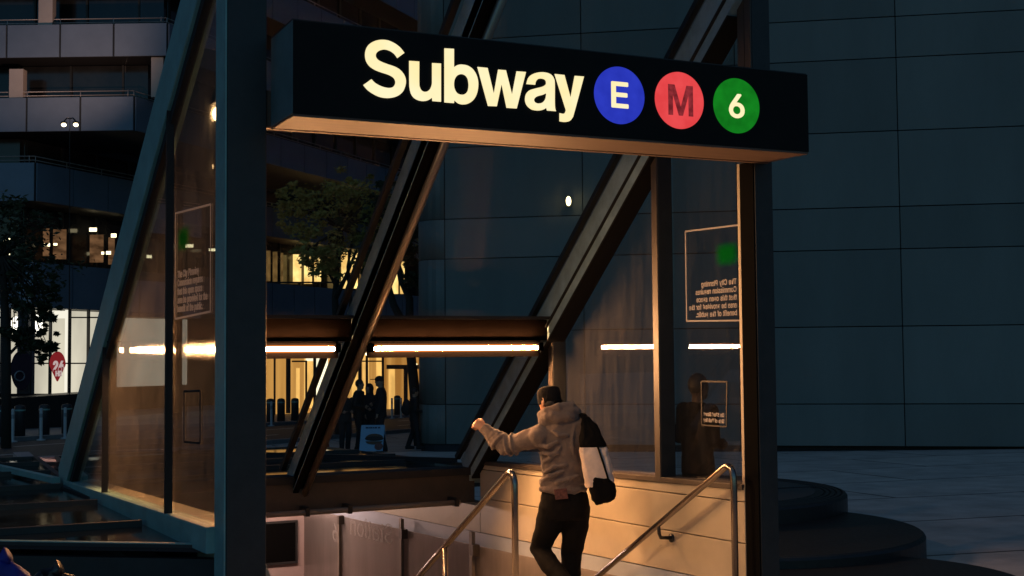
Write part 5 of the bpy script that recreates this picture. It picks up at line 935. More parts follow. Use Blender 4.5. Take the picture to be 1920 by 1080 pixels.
def ka(px, n):     # distance along the kerb at which column px is seen, n metres in from the kerb
    d_ = ray(px, 800); q = K0+SN*n
    # solve CAM + t*d = q + a*SD in plan
    det = d_.x*(-SD.y)-d_.y*(-SD.x); t = ((q.x)*(-SD.y)-(q.y)*(-SD.x))/det; p = V((d_.x*t, d_.y*t, 0)); return (p-q).dot(SD)
protoB = bollard_proto(); used = False
for i, (px, lab) in enumerate(((4, 'dark bollard nearest the left end of the kerb, below the tree'), (37, 'dark bollard just right of the first white post'), (83, 'dark bollard beside the second white post'), (125, 'dark bollard half hidden by the sloping end beam'),
        (507, 'dark bollard hugging the wide black post'), (527, 'second dark bollard right of the wide black post'), (553, 'dark bollard left of the middle sloping beam'), (745, 'greenish dark bollard between the cap wearer and the backpack wearer'))):
    o = protoB if not used else copy_tree(protoB); used = True
    a = ka(px, -.6); p = SP(a, -.6, .13); o.location = p; o['label'] = lab
protoD = delin_proto(); used = False
for px, lab in ((24, 'slim white post at the kerb below the dark tree'), (77, 'slim white post nearest the second dark bollard'), (122, 'slim white post touching the sloping end beam'), (509, 'slim white post beside the wide black post'), (735, 'slim white post left of the greenish bollard'), (752, 'slim white post right of the greenish bollard')):
    o = protoD if not used else copy_tree(protoD); used = True
    o.location = SP(ka(px, .35), .35, .006); o['label'] = lab

# lamps in the street
def street_lamp(px, py, d, label, heads):
    base_ = W(rof(px, d), d, -.024*d); top = atd(px, py, d)
    t = thing('street_lamp', base_, label, 'street lamp')
    MB().tube([base_, top-ZU*.1, top+ZU*.25], [.022, .014, .008], 8).build('pole', rubber, t)
    for dx in heads:
        h = top+RH*dx
        mb = MB(); mb.tube([top+ZU*.2, top+RH*dx*.5+ZU*.22, h+ZU*.1], .025, 8); mb.ell(h+ZU*.07, RH*.11, FH*.11, ZU*.04); hd = mb.build('lamp_head', steel_dark, t)
        MB().ell(h-ZU*.02, RH*.085, FH*.085, ZU*.065).build('bulb', emit('street_bulb', (1., .78, .45), 6.), hd)
    return top
def plamp(name, loc, power, col, rad=.15):
    l = bpy.data.lights.new(name, 'POINT'); l.energy = power; l.color = col; l.shadow_soft_size = rad
    o = bpy.data.objects.new(name, l); COL.objects.link(o); o.location = loc; return o
tp = street_lamp(131, 233, 44.5, 'two-headed street lamp lit in front of the terrace bands', (-.21, .21))
l_ = bpy.data.lights.new('street_light', 'SPOT'); l_.energy = 1050/EXPO_GAIN; l_.color = (1., .60, .45); l_.spot_size = R_(88); l_.spot_blend = .9; l_.shadow_soft_size = .12
lo_ = bpy.data.objects.new('street_light', l_); COL.objects.link(lo_); lo_.location = tp+ZU*.30-FH*.1
lo_.rotation_euler = (W(rof(60, 50), 50, zy(20))-tp).to_track_quat('-Z', 'Y').to_euler()

# ================================================================== PEOPLE
black_cloth = mat('black_cloth', (.012, .012, .013), .85, var=.3, vscale=8)
dark_cloth = mat('dark_cloth', (.02, .019, .018), .85, var=.3, vscale=8)
skin_m = mat('skin', (.42, .22, .14), .5, 0, .4, var=.1, vscale=14)
hair_m = mat('dark_hair', (.012, .01, .009), .6)
def figure(px, yfeet, d, h, face, label, skin=None, jacket=black_cloth, legs=black_cloth, cap=False, hood=False, bent=0.2, arms='down', pack=False, lean=0., stride=.10, vox=.022, group='people waiting at the far side'):
    base_ = W(rof(px, d), d); base_.z = onz_dist(px, yfeet, base_) if yfeet else gz(rof(px, d), d)
    t = thing('person', base_, label, 'person', group)
    f = (FH*math.cos(face)+RH*math.sin(face)); s = V((f.y, -f.x, 0)); k = h/1.75
    def P(x, y, z): return base_+(s*x+f*(y+lean*z/1.4)+ZU*z)*k
    hd = P(0, .03, 1.63)
    mb = MB(); mb.ell(hd, s*.078*k, f*.1*k, ZU*.118*k); mb.ell(hd+f*.095*k-ZU*.01*k, s*.014*k, f*.022*k, ZU*.025*k, 8, 6)
    mb.ell(hd-ZU*.07*k+f*.045*k, s*.045*k, f*.05*k, ZU*.05*k, 10, 8)
    for sg in (-1, 1): mb.ell(hd+s*sg*.08*k, s*.012*k, f*.02*k, ZU*.032*k, 8, 6)
    mb.tube([P(0, 0, 1.38), P(0, .01, 1.56)], [.06*k, .055*k], 10)
    mb.tube([P(0, 0, .88), P(0, .0, 1.1), P(0, 0, 1.38), P(0, 0, 1.46)], [(.15*k, .10*k), (.14*k, .09*k), (.19*k, .10*k), (.07*k, .06*k)], 14, ref=s)
    A = []
    for sg in (-1, 1):
        sh = P(.20*sg, 0, 1.41)
        if arms == 'down' or (arms == 'mixed' and sg < 0): el = P(.27*sg, -.03, 1.13); wr = P(.25*sg, .07, .88); hn = P(.25*sg, .10, .80)
        else: el = P(.27*sg, -.02, 1.13); wr = P(.14*sg, .20, 1.08); hn = P(.08*sg, .25, 1.10)
        A.append((sh, el, wr, hn)); mb.tube([sh, el, wr], [.05*k, .042*k, .03*k], 10); mb.ell((wr+hn)/2, s*.03*k, f*.03*k, ZU*.055*k, 8, 6)
        dv = (hn-wr).normalized()
        for i in range(4): mb.tube([hn+s*(i-1.5)*.018*k-dv*.02, hn+s*(i-1.5)*.018*k+dv*(.035+.008*(i in (1, 2)))*k+f*.012], [.010*k, .008*k], 6)
        mb.tube([wr+dv*.02-s*sg*.03*k, hn-s*sg*.045*k+f*.01], [.011*k, .009*k], 6)
    Lg = []
    for sg in (-1, 1):
        hp = P(.095*sg, 0, .90); kn = P(.10*sg, .03+stride*.3*sg, .49); an = P(.10*sg, stride*sg-.03, .09); Lg.append((hp, kn, an)); mb.tube([hp, kn, an], [.08*k, .055*k, .04*k], 10)
        mb.tube([an-ZU*.04*k-f*.05*k, an-ZU*.05*k+f*.17*k], [.04*k, .035*k], 8)
    body = remesh(mb, 'body', skin or skin_m, t, vox*.55, 3)
    mb = MB(); mb.tube([P(0, 0, .80), P(0, .0, .95), P(0, -.01, 1.15), P(0, -.01, 1.36), P(0, 0, 1.49)], [(.20*k, .14*k), (.185*k, .135*k), (.19*k, .135*k), (.23*k, .135*k), (.09*k, .085*k)], 16, ref=s)
    for sh, el, wr, hn in A: mb.tube([sh, el, wr], [.078*k, .066*k, .052*k], 10); mb.ell(sh, s*.085*k, f*.085*k, ZU*.08*k)
    if hood: mb.ell(hd-f*.03*k+ZU*.01, s*.115*k, f*.125*k, ZU*.15*k); mb.tube([P(0, -.02, 1.40), P(0, -.01, 1.56)], [.12*k, .10*k], 12)
    remesh(mb, 'jacket', jacket, t, vox, 3, disp=.02)
    mb = MB(); mb.tube([P(0, 0, .80), P(0, 0, .96)], [(.17*k, .125*k), (.165*k, .12*k)], 14, ref=s)
    for hp, kn, an in Lg: mb.tube([hp, kn, an-ZU*.02], [.105*k, .08*k, .072*k], 10)
    remesh(mb, 'trousers', legs, t, vox, 3, disp=.015)
    mb = MB()
    for hp, kn, an in Lg: mb.tube([an+ZU*.0-f*.07*k-ZU*.04*k, an-ZU*.045*k+f*.08*k, an-ZU*.055*k+f*.20*k], [.055*k, .055*k, .04*k], 10)
    remesh(mb, 'shoes', black_cloth, t, vox*.7, 2)
    mb = MB()
    if cap:
        mb.ell(hd+ZU*.05*k, s*.092*k, f*.112*k, ZU*.09*k); mb.obox(hd+ZU*.055*k+f*.14*k, s*.07*k, f*.075*k, ZU*.008*k); mb.build('cap', black_cloth, t)
    elif not hood:
        mb.ell(hd+ZU*.03*k-f*.018*k, s*.09*k, f*.105*k, ZU*.112*k); mb.build('hair', hair_m, t)
    if pack:
        c = P(0, -.22, 1.20); mb = MB(); mb.ell(c, s*.17*k, f*.13*k, ZU*.25*k); mb.ell(c-f*.08*k-ZU*.06*k, s*.13*k, f*.08*k, ZU*.13*k)
        for sg in (-1, 1): mb.tube([P(.12*sg, -.12, 1.42), P(.13*sg, .05, 1.47), P(.14*sg, .13, 1.3), P(.15*sg, .0, 1.02)], .022*k, 8)
        b_ = thing('backpack', c, 'dark bulging backpack worn by the person at the stone corner', 'backpack'); remesh(mb, 'bag_body', dark_cloth, b_, vox*.8, 3)
    return t
figure(646, 847, 31.6, 1.58, R_(150), 'person in a dark coat, grey hair, standing at the traffic cone', jacket=dark_cloth, arms='fold', stride=.03)
figure(672, 846, 31.9, 1.78, R_(100), 'tall person in black with short hair, left of the hooded one', arms='mixed', stride=.04)
figure(692, 843, 32.6, 1.66, R_(200), 'person in a black hood standing between two taller people', hood=True, arms='fold', stride=.02)
figure(713, 846, 31.5, 1.84, R_(-95), 'person in a peaked cap and black coat facing the group', cap=True, arms='mixed', stride=.06)
figure(775, 842, 31.9, 1.52, R_(75), 'person in black with a backpack, half behind the stone corner', pack=True, arms='fold', stride=.14)
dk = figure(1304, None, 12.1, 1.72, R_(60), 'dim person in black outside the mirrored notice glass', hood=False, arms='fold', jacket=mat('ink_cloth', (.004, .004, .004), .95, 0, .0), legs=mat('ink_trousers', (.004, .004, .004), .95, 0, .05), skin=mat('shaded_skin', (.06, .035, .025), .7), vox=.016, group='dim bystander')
del dk['group']

# cone and board
cone = thing('traffic_cone', W(rof(606, 31.4), 31.4, -.024*31.4), 'orange traffic cone with a white collar behind the middle beam', 'traffic cone')
cz = cone.location
org = mat('cone_orange', (.42, .06, .03), .5, var=.1)
MB().lathe(cz, [(.05, .05), (.16, .05), (.115, .30), (.06, .52), (.05, .72), (.02, .73)], 20, True).build('cone_body', org, cone)
MB().obox(cz+ZU*.025, RH*.19, FH*.19, ZU*.025).build('base', org, cone)
MB().lathe(cz, [(.119, .32), (.101, .40)], 20, True).lathe(cz, [(.085, .47), (.068, .54)], 20, True).build('collar', del_w, cone)
sb = thing('sandwich_board', W(rof(696, 31.0), 31.0, -.024*31.0), 'pale blue sandwich board with a burger picture by the waiting people', 'sandwich board')
bd = 31.0; xl0, xr0 = rof(674.5, bd), rof(718.5, bd); zt = onz_dist(696, 798, W(rof(696, bd), bd)); zb = onz_dist(696, 846, W(rof(696, bd), bd))
def SBP(u, v, o=0.): return W(xl0+(xr0-xl0)*u-.03*(1-v), bd+.22*v-o, zb+(zt-zb)*v)
bpale = mat('board_blue', (.24, .40, .56), .5, var=.06)
mb = MB(); mb.hexa([SBP(0, 0), SBP(1, 0), SBP(1, 0, -.02), SBP(0, 0, -.02), SBP(0, 1), SBP(1, 1), SBP(1, 1, -.02), SBP(0, 1, -.02)]); pan = mb.build('front_panel', bpale, sb)
mb = MB(); q = lambda u, v: W(xl0+(xr0-xl0)*u, bd+.62-.36*v, zb+(zt-zb)*v)
mb.hexa([q(0, 0), q(1, 0), q(1, 0)+FH*.02, q(0, 0)+FH*.02, q(0, 1), q(1, 1), q(1, 1)+FH*.02, q(0, 1)+FH*.02]); mb.build('rear_panel', bpale, sb)
bun = mat('print_bun', (.10, .05, .025), .6, var=.4, vscale=14); patty = mat('print_patty', (.03, .017, .012), .7, var=.4, vscale=20); fries = mat('print_red', (.16, .05, .04), .6, var=.5, vscale=18)
def blob(cu, cv, ru, rv, m, o, y0=-1, y1=1):
    pts = [(cu+ru*math.cos(a*math.pi/16), cv+rv*max(y0, min(y1, math.sin(a*math.pi/16)))) for a in range(32)]
    mb = MB(); mb.prism([SBP(u, v, o) for u, v in pts], -FH*.003); mb.build('print', m, pan)
blob(.60, .50, .38, .17, bun, .004, 0, 1); blob(.60, .48, .40, .09, patty, .008); blob(.60, .38, .36, .13, bun, .005, -1, 0); blob(.82, .18, .18, .14, fries, .0115)
mb = MB()
for u0, u1 in ((.20, .30), (.32, .37), (.39, .47), (.49, .55), (.57, .68), (.72, .82)): mb.prism([SBP(u0, .87, .005), SBP(u1, .87, .005), SBP(u1, .93, .005), SBP(u0, .93, .005)], -FH*.003)
mb.build('print', mat('print_ink', (.03, .05, .09), .6), pan)

# round stone tiers on the right
disc_m = mat('dark_granite', (.010, .011, .012), .42, 0, .5, var=.4, vscale=20, bump=.08, bscale=90)
disc_t = mat('granite_top', (.05, .055, .057), .5, 0, .45, var=.4, vscale=16)
def disc(px, d, rad, ztop, label, grooves=False):
    c = W(rof(px, d), d, 0); g = min(gxy(c.x, c.y), gxy(c.x+rad, c.y-rad))-.12
    t = thing('round_plinth', (c.x, c.y, g), label, 'round plinth', 'round dark stone plinths')
    pr = [(rad-.03, 0), (rad, .02), (rad, ztop-g-.035), (rad-.012, ztop-g-.012), (rad-.03, ztop-g)]
    if grooves:
        for i in range(4): r_ = rad-.05-.06*i; pr += [(r_, ztop-g), (r_-.006, ztop-g-.016), (r_-.016, ztop-g-.016), (r_-.022, ztop-g)]
    MB().lathe((c.x, c.y, g), pr, 96).build('drum', disc_m, t)
    if grooves:
        MB().lathe((c.x, c.y, ztop-.001), [(rad-.34, 0), (rad-.34, .006)], 96).build('top_slab', disc_t, t)
        mb = MB(); mb.bar((c.x-rad+.36, c.y-.2, ztop+.008), (c.x+rad-.36, c.y-.55, ztop+.008), .03, .012); mb.build('joint', joint_m, t)
disc(1272, 14.3, 1.80, .115, 'grooved round dark stone plinth, smallest and tallest behind the corner post', True)
disc(1358, 12.5, 1.84, -.06, 'plain round black stone plinth, middle of three overlapping')
disc(1607, 10.2, 1.27, -.16, 'lowest round stone plinth at the bottom right edge')

# rubbish bags at the lower left
blue_bag = mat('blue_plastic', (.012, .028, .26), .5, 0, .3, var=.4, vscale=6, bump=.5, bscale=9)
black_bag = mat('black_plastic', (.008, .008, .009), .3, 0, .6, bump=.6, bscale=8)
def bag(px, py, d, rx, rz, m, label, seed):
    c = atd(px, py, d); t = thing('rubbish_bag', (c.x, c.y, c.z-rz), label, 'rubbish bag')
    mb = MB(); mb.ell(c, RH*rx, FH*rx*.8, ZU*rz, 24, 16); rng = random.Random(seed)
    for i in range(5): mb.ell(c+RH*rng.uniform(-.5, .5)*rx+FH*rng.uniform(-.4, .4)*rx+ZU*rng.uniform(-.1, .5)*rz, RH*rx*.5, FH*rx*.45, ZU*rz*.5)
    remesh(mb, 'sack', m, t, .02, 4, disp=.09, dscale=.16)
    MB().tube([c+ZU*rz*.85, c+ZU*rz*1.02+RH*.02, c+ZU*rz*1.12+RH*.05], [.05, .02, .045], 10).build('knot', m, t)
bag(-6, 1108, 5.9, .18, .145, blue_bag, 'crumpled bright blue plastic bag at the lower left corner', 3)
bag(92, 1124, 6.0, .16, .13, black_bag, 'black plastic bag beside the blue one', 5)
bag(8, 1222, 5.9, .40, .22, black_bag, 'big black sack under the blue bag', 8)
bag(20, 1400, 5.95, .45, .27, black_bag, 'lowest black sack of the pile at the lower left', 11)

# ================================================================== TREES
def leaf_mesh(mb, centres, n, size, rng, flat=.7):
    for i in range(n):
        c, rr = centres[rng.randrange(len(centres))]
        while True:
            q = V((rng.uniform(-1, 1), rng.uniform(-1, 1), rng.uniform(-1, 1)))
            if q.length < 1: break
        q = q*rng.uniform(.6, 1.25)
        p = c+V((q.x*rr, q.y*rr, q.z*rr*flat))
        a = V((rng.gauss(0, 1), rng.gauss(0, 1), rng.gauss(0, .5))).normalized(); b_ = a.orthogonal(); b_.rotate(Matrix.Rotation(rng.uniform(0, 6.28), 3, a))
        l = size*rng.uniform(.6, 1.4)
        mb.add([p-a*l, p+b_*l*.34, p+a*l, p-b_*l*.34], [(0, 1, 2, 3)])
bark = mat('bark', (.035, .028, .022), .85, bump=.5, bscale=14)
def tree(name, label, stems, crown, n, size, leafm, seed, d, nmin=2):
    rng = random.Random(seed)
    base_ = W(rof(stems[0][0][0], d), d); base_.z = -.024*d
    t = thing(name, base_, label, 'tree')
    mb = MB()
    for st_ in stems:
        path = [atd(x, y, d+dd) for x, y, dd, r in st_]; rad = [r for x, y, dd, r in st_]
        if st_ is stems[0]: path[0].z = base_.z-.1
        mb.tube(path, rad, 8)
    cl = []
    for x, y, dd, r in crown:
        c = atd(x, y, d+dd)
        for k in range(16): cl.append((c+V((rng.gauss(0, .62), rng.gauss(0, .62), rng.gauss(0, .48)))*r, r*rng.choice((.16, .22, .3, .42, .6))))
    for c, rr in cl[::5]:
        s_ = atd(stems[0][-1][0], stems[0][-1][1], d); m_ = (c+s_)/2+V((rng.gauss(0, .2), rng.gauss(0, .2), .1)); mb.tube([s_, m_, c], [.04, .025, .008], 5)
    mb.build('trunk', bark, t)
    mb = MB(); leaf_mesh(mb, cl, n, size, rng); mb.build('crown', leafm, t, recalc=False)
lamplit_leaf = mat('lamplit_leaves', (.30, .24, .06), .6, 0, .3, col2=(.46, .37, .10), vscale=1.1)  # golden street-lamp light on the crown is put into the leaf colour
dark_leaf = mat('dark_leaves', (.035, .045, .02), .6, 0, .3, var=.4, vscale=1.3)
tree('street_tree', 'feathery yellow-green tree in front of the lit windows',
     [[(636, 790, 0, .16), (632, 640, 0, .13), (628, 560, .1, .11), (634, 490, .1, .08), (640, 430, 0, .05)], [(628, 560, .1, .10), (648, 520, -.2, .06), (668, 470, 0, .04)], [(660, 600, 0, .06), (655, 540, 0, .06), (652, 500, .2, .05), (662, 440, 0, .03)], [(632, 540, 0, .06), (600, 480, .2, .04), (560, 440, .2, .02)]],
     [(640, 395, 0, 1.15), (690, 400, .4, 1.0), (590, 430, -.3, .9), (555, 385, .2, .55), (650, 360, .4, .8), (690, 455, 0, .8), (630, 470, -.2, .9), (720, 380, 0, .6), (575, 470, 0, .6), (620, 505, 0, .5)],
     11000, .068, lamplit_leaf, 21, 40.)
tree('street_tree', 'dark tree with two bent stems beside the stone corner',
     [[(786, 800, 0, .15), (776, 720, 0, .15), (768, 640, 0, .13), (768, 560, 0, .11), (752, 525, 0, .09), (744, 480, 0, .07), (748, 440, 0, .05)], [(758, 610, 0, .11), (738, 572, 0, .10), (726, 530, 0, .09), (733, 490, 0, .07), (740, 440, 0, .05)]],
     [(745, 420, 0, 1.0), (770, 380, .3, .9), (725, 470, 0, .5), (780, 460, 0, .5), (776, 530, -.1, .30), (700, 505, 0, .3)],
     5200, .085, dark_leaf, 5, 34.5)
tree('street_tree', 'dark leafy tree at the left edge before the shop',
     [[(12, 800, 0, .14), (12, 640, 0, .12), (8, 560, 0, .11), (4, 480, 0, .08)], [(12, 670, 0, .05), (40, 640, 0, .035), (70, 630, 0, .02)], [(8, 560, 0, .06), (40, 500, .2, .04), (70, 470, .2, .02)]],
     [(10, 440, 0, 1.0), (45, 490, 0, .8), (20, 540, 0, .9), (75, 575, 0, .5), (60, 545, 0, .6), (-30, 500, 0, 1.1), (30, 400, .2, .7), (65, 640, 0, .42), (30, 625, 0, .4), (82, 655, 0, .26), (85, 592, 0, .25)],
     5200, .085, dark_leaf, 9, 35.)

# ================================================================== THE MAN ON THE STAIRS
MD = 10.0
fleece = mat('fleece_hoodie', (.17, .135, .12), .95, 0, .1, var=.12, vscale=60, bump=1., bscale=170, sheen=.25)
jeans = mat('black_jeans', (.006, .006, .0065), .9, 0, .12, var=.3, vscale=14, bump=.25, bscale=160)
cream = mat('cream_canvas', (.74, .62, .54), .85, 0, .2, var=.12, vscale=12, bump=.3, bscale=200)
blackcv = mat('black_canvas', (.005, .005, .0055), .9, 0, .1, bump=.3, bscale=150)
def Q(x, y, dd=0.): return atd(x, y, MD+dd)
man = thing('person', (Q(1070, 1140).x, Q(1070, 1140).y, -.37), 'man in a fleecy hoodie and backward black cap going down the stairs, one arm out', 'person')
px_ = MD/FPX
fdir = (FH*math.cos(R_(38))-RH*math.sin(R_(38)))     # where the head looks: away and to the left
sdir = V((fdir.y, -fdir.x, 0))
hc = Q(1030, 752, .04)
fd = (fdir*.985-ZU*.17).normalized(); ud = (sdir.cross(fd)).normalized()
if ud.z < 0: ud = -ud
sh_l, el_l, wr_l = Q(1012, 818, -.02), Q(945, 838, .06), Q(909, 803, .14)
sh_r, el_r, wr_r = Q(1102, 806, .04), Q(1122, 868, .12), Q(1098, 905, .34)
hip_l, kn_l, an_l = Q(1036, 948, .0), Q(1013, 1030, .10), Q(1062, 1094, -.22)
hip_r, kn_r, an_r = Q(1081, 948, .02), Q(1072, 1036, .10), Q(1068, 1128, .10)
mb = MB()
mb.ell(hc, sdir*.076, fd*.097, ud*.115, 20, 14)
mb.ell(hc-ud*.065+fd*.045, sdir*.048, fd*.052, ud*.055, 14, 10)                 # jaw
mb.ell(hc+fd*.10-ud*.012, sdir*.014, fd*.024, ud*.026, 10, 8)                   # nose
mb.ell(hc+fd*.082-ud*.058, sdir*.024, fd*.014, ud*.009, 10, 6)                  # mouth
for sg in (-1, 1):
    mb.ell(hc+fd*.082+sdir*.032*sg+ud*.012, sdir*.014, fd*.010, ud*.010, 8, 6)
    ec = hc+sdir*.080*sg-ud*.008-fd*.012
    mb.tube([ec+ud*.034+fd*.004, ec+ud*.028-fd*.016, ec-fd*.02, ec-ud*.022-fd*.008, ec-ud*.034+fd*.004], .0075, 8); mb.ell(ec, sdir*.008, fd*.016, ud*.028, 10, 8)
mb.tube([Q(1045, 800, .0), Q(1038, 775, .02), hc-ud*.05], [.062, .058, .055], 14)
mb.tube([Q(1058, 945), Q(1060, 900), Q(1062, 850), Q(1062, 812), Q(1050, 795)], [(.15, .10), (.135, .09), (.165, .10), (.185, .10), (.07, .06)], 16, ref=RH)
mb.tube([sh_l, el_l, wr_l], [.052, .042, .028], 12); mb.tube([sh_r, el_r, wr_r], [.052, .042, .028], 12)
mb.tube([hip_l, kn_l, an_l], [.085, .056, .038], 12); mb.tube([hip_r, kn_r, an_r], [.085, .056, .038], 12)
def hand(mb, wr, fwd, side, palm, thumb_side, curl=1.0, k_=1.0):
    """palm block, four fingers bent at the knuckles, thumb leaving the side of the palm"""
    fwd = V(fwd).normalized(); side = (V(side)-fwd*V(side).dot(fwd)).normalized(); nrm = fwd.cross(side)
    if nrm.dot(V(palm)) < 0: nrm = -nrm                  # nrm points out of the palm
    mb.tube([wr-fwd*.01, wr+fwd*.03, wr+fwd*.075, wr+fwd*.092], [(.026, .019), (.036, .018), (.041, .016), (.036, .012)], 14, ref=side)
    for i, (off, ln) in enumerate(((-.030, .060), (-.010, .068), (.011, .064), (.030, .050))):
        k = wr+fwd*(.092-.004*abs(i-1.3))+side*off
        a1 = R_(62*curl); a2 = R_(140*curl); a3 = R_(190*curl)
        p1 = k+(fwd*math.cos(a1)+nrm*math.sin(a1))*ln*.58; p2 = p1+(fwd*math.cos(a2)+nrm*math.sin(a2))*ln*.42; p3 = p2+(fwd*math.cos(a3)+nrm*math.sin(a3))*ln*.3
        mb.tube([k-fwd*.012, k, p1, p2, p3], [.0095, .0105, .0092, .0085, .0070], 9)
        mb.ell(k, fwd*.011, side*.0108, nrm*.0108, 9, 7)
    tb_ = wr+fwd*.03+side*thumb_side*.034
    t1 = tb_+fwd*.030+side*thumb_side*.022+nrm*.014; t2 = t1+fwd*.028+nrm*.018-side*thumb_side*.004; t3 = t2+fwd*.014+nrm*.012-side*thumb_side*.014
    mb.tube([tb_-fwd*.01, tb_, t1, t2, t3], [.013, .0135, .0115, .0100, .0075], 9)
hmb = MB()
hand(hmb, wr_l, Q(884, 791, .17)-wr_l, ZU*.85+FH*.35, FH*.8-ZU*.5-RH*.1, 1)
hand(hmb, wr_r, Q(1085, 922, .44)-wr_r, RH*.5+FH*.5, -RH, -1, .7)
mb.v and None
n0 = len(mb.v); mb.v += [p if (p-wr_l).length > .4 else wr_l+(p-wr_l)*1.0 for p in hmb.v]; mb.f += [tuple(i+n0 for i in f) for f in hmb.f]; mb.sm += hmb.sm
remesh(mb, 'body', skin_m, man, .0050, 2, .4)
# hoodie: torso, sleeves, hem, bunched hood
mb = MB()
def row(xl, xr, y, dep, dd=0.):
    p, q = Q(xl, y, dd), Q(xr, y, dd); return (p+q)/2, ((q-p).length/2, dep)
rows_ = [row(1019, 1093, 924, .125), row(1014, 1098, 908, .135), row(1017, 1100, 893, .13), row(1013, 1104, 868, .135), row(1009, 1110, 840, .14), row(1004, 1116, 815, .14), row(1010, 1108, 797, .125), row(1022, 1086, 784, .10)]
mb.tube([r[0] for r in rows_], [r[1] for r in rows_], 20, ref=RH)
mb.tube([sh_l+RH*.02, (sh_l+el_l)/2, el_l, (el_l+wr_l)/2, wr_l+(wr_l-el_l)*.06], [.092, .080, .073, .058, .046], 14)
mb.ell(sh_l, RH*.10, FH*.11, ZU*.09); mb.ell(sh_r, RH*.085, FH*.11, ZU*.085)
mb.tube([sh_r-RH*.02, (sh_r+el_r)/2, el_r, wr_r], [.09, .082, .074, .055], 14)
for i in range(5):                                          # gathers in the sleeve and hem
    f_ = .35+.14*i; c = el_l.lerp(wr_l, f_-.35) if i > 1 else sh_l.lerp(el_l, .72+.16*i); ax = (wr_l-el_l).normalized() if i > 1 else (el_l-sh_l).normalized()
    a_ = ax.orthogonal().normalized(); b_ = ax.cross(a_); rr = (.083, .080, .076, .064, .054)[i]
    mb.tube([c+a_*rr*math.cos(k*.524)+b_*rr*math.sin(k*.524) for k in range(13)], .014, 8)
for pts, rr in (([(1016, 902, -.06), (1030, 893, -.125), (1056, 884, -.15)], .020), ([(1018, 888, -.08), (1036, 876, -.135), (1064, 872, -.15)], .015), ([(1040, 905, -.14), (1066, 898, -.155), (1086, 892, -.13)], .017), ([(1016, 868, -.07), (1034, 858, -.13), (1052, 838, -.15)], .014),
                ([(1004, 836, -.08), (1026, 838, -.135), (1046, 828, -.15)], .018), ([(1010, 850, -.08), (1030, 852, -.135), (1050, 850, -.15)], .013), ([(1078, 800, -.12), (1072, 830, -.155), (1076, 862, -.155)], .014), ([(1034, 806, -.13), (1048, 816, -.15), (1066, 816, -.15)], .016)):
    mb.tube([Q(*p) for p in pts], [rr*.6, rr, rr*.5], 8)
hem = Q(1056, 916); hemr = .158
mb.tube([hem+RH*.172*math.cos(k*.3142)+FH*.12*math.sin(k*.3142) for k in range(21)], .024, 10)
mb.tube([hem+ZU*.055+RH*.176*math.cos(k*.3142)+FH*.122*math.sin(k*.3142)+ZU*.012*math.sin(k*2.1) for k in range(21)], .02, 10)
# hood
mb.ell(Q(1050, 781, -.07), RH*.150, FH*.085, ZU*.062, 18, 12); mb.ell(Q(1062, 771, -.03), RH*.120, FH*.10, ZU*.055, 18, 12); mb.ell(Q(1030, 787, -.01), RH*.085, FH*.09, ZU*.06)
mb.tube([Q(1016, 786, .10), Q(1014, 778, .02), Q(1026, 770, -.07), Q(1048, 763, -.10), Q(1070, 762, -.06), Q(1082, 769, .02), Q(1078, 778, .10)], [.028, .030, .034, .036, .036, .032, .028], 12)
remesh(mb, 'hoodie', fleece, man, .0080, 2, .5, disp=.032, dscale=.10)
mb = MB()
rows_ = [row(1018, 1096, 912, .115), row(1013, 1103, 930, .125), row(1011, 1106, 950, .135), row(1014, 1104, 972, .115)]
mb.tube([r[0] for r in rows_], [r[1] for r in rows_], 18, ref=RH)
mb.tube([hip_l+ZU*.0, Q(1027, 990, .04), kn_l, Q(1030, 1058, -.04), an_l+(an_l-kn_l)*.05], [.108, .104, .087, .080, .066], 16)
mb.tube([hip_r+ZU*.0, Q(1079, 985, .05), kn_r, Q(1070, 1085, .08), an_r], [.112, .106, .086, .078, .068], 16)
remesh(mb, 'jeans', jeans, man, .011, 5, .5, disp=.016, dscale=.09)
pk = Q(1052, 926, -.135); MB().obox(pk, RH*.05+ZU*.004, ZU*.04-RH*.006, FH*.012).build('back_pocket', mat('pocket_patch', (.11, .045, .04), .85, var=.5, vscale=60), man, bevel=.004)
mb = MB(); fs_ = FH*.9+RH*.1
mb.tube([an_r-ZU*.055-FH*.06, an_r-ZU*.045+FH*.04, an_r-ZU*.05+FH*.15, an_r-ZU*.058+FH*.21], [(.045, .04), (.048, .042), (.046, .032), (.03, .02)], 12, ref=RH)
tl_ = V((an_l.x, an_l.y, 0)); toe = an_l+FH*.10-ZU*.10
mb.tube([an_l-FH*.05+ZU*.0, an_l-ZU*.03+FH*.03, toe, toe+FH*.05-ZU*.01], [(.045, .042), (.048, .042), (.046, .03), (.03, .02)], 12, ref=RH)
remesh(mb, 'shoes', black_cloth, man, .008, 3)
# cap: fitted crown, peak pointing where he looks
mb = MB(); cc = hc+ud*.030-fd*.004
mb.tube([cc+ud*h for h in (-.052, -.02, .02, .052, .070, .082, .087)], [(.084, .102), (.087, .106), (.088, .106), (.084, .101), (.074, .090), (.050, .064), (.02, .026)], 28, ref=sdir)
mb.ell(cc-ud*.050-fd*.108, sdir*.05, fd*.022-ud*.014, ud*.009)
for k in range(5): a_ = k*1.2566; mb.tube([cc+ud*.084, cc+ud*.06+(sdir*.084*math.cos(a_)+fd*.10*math.sin(a_))*.93, cc-ud*.02+sdir*.0885*math.cos(a_)+fd*.1065*math.sin(a_)], .005, 6)
capo = remesh(mb, 'cap', mat('black_cap', (.007, .0075, .009), .9, 0, .12, var=.3, vscale=20, bump=.3, bscale=180), man, .005, 2, .4, disp=.008, dscale=.05)
mb = MB(); mb.ell(hc-fd*.03-ud*.022, sdir*.080, fd*.078, ud*.060); mb.build('hair', hair_m, man)
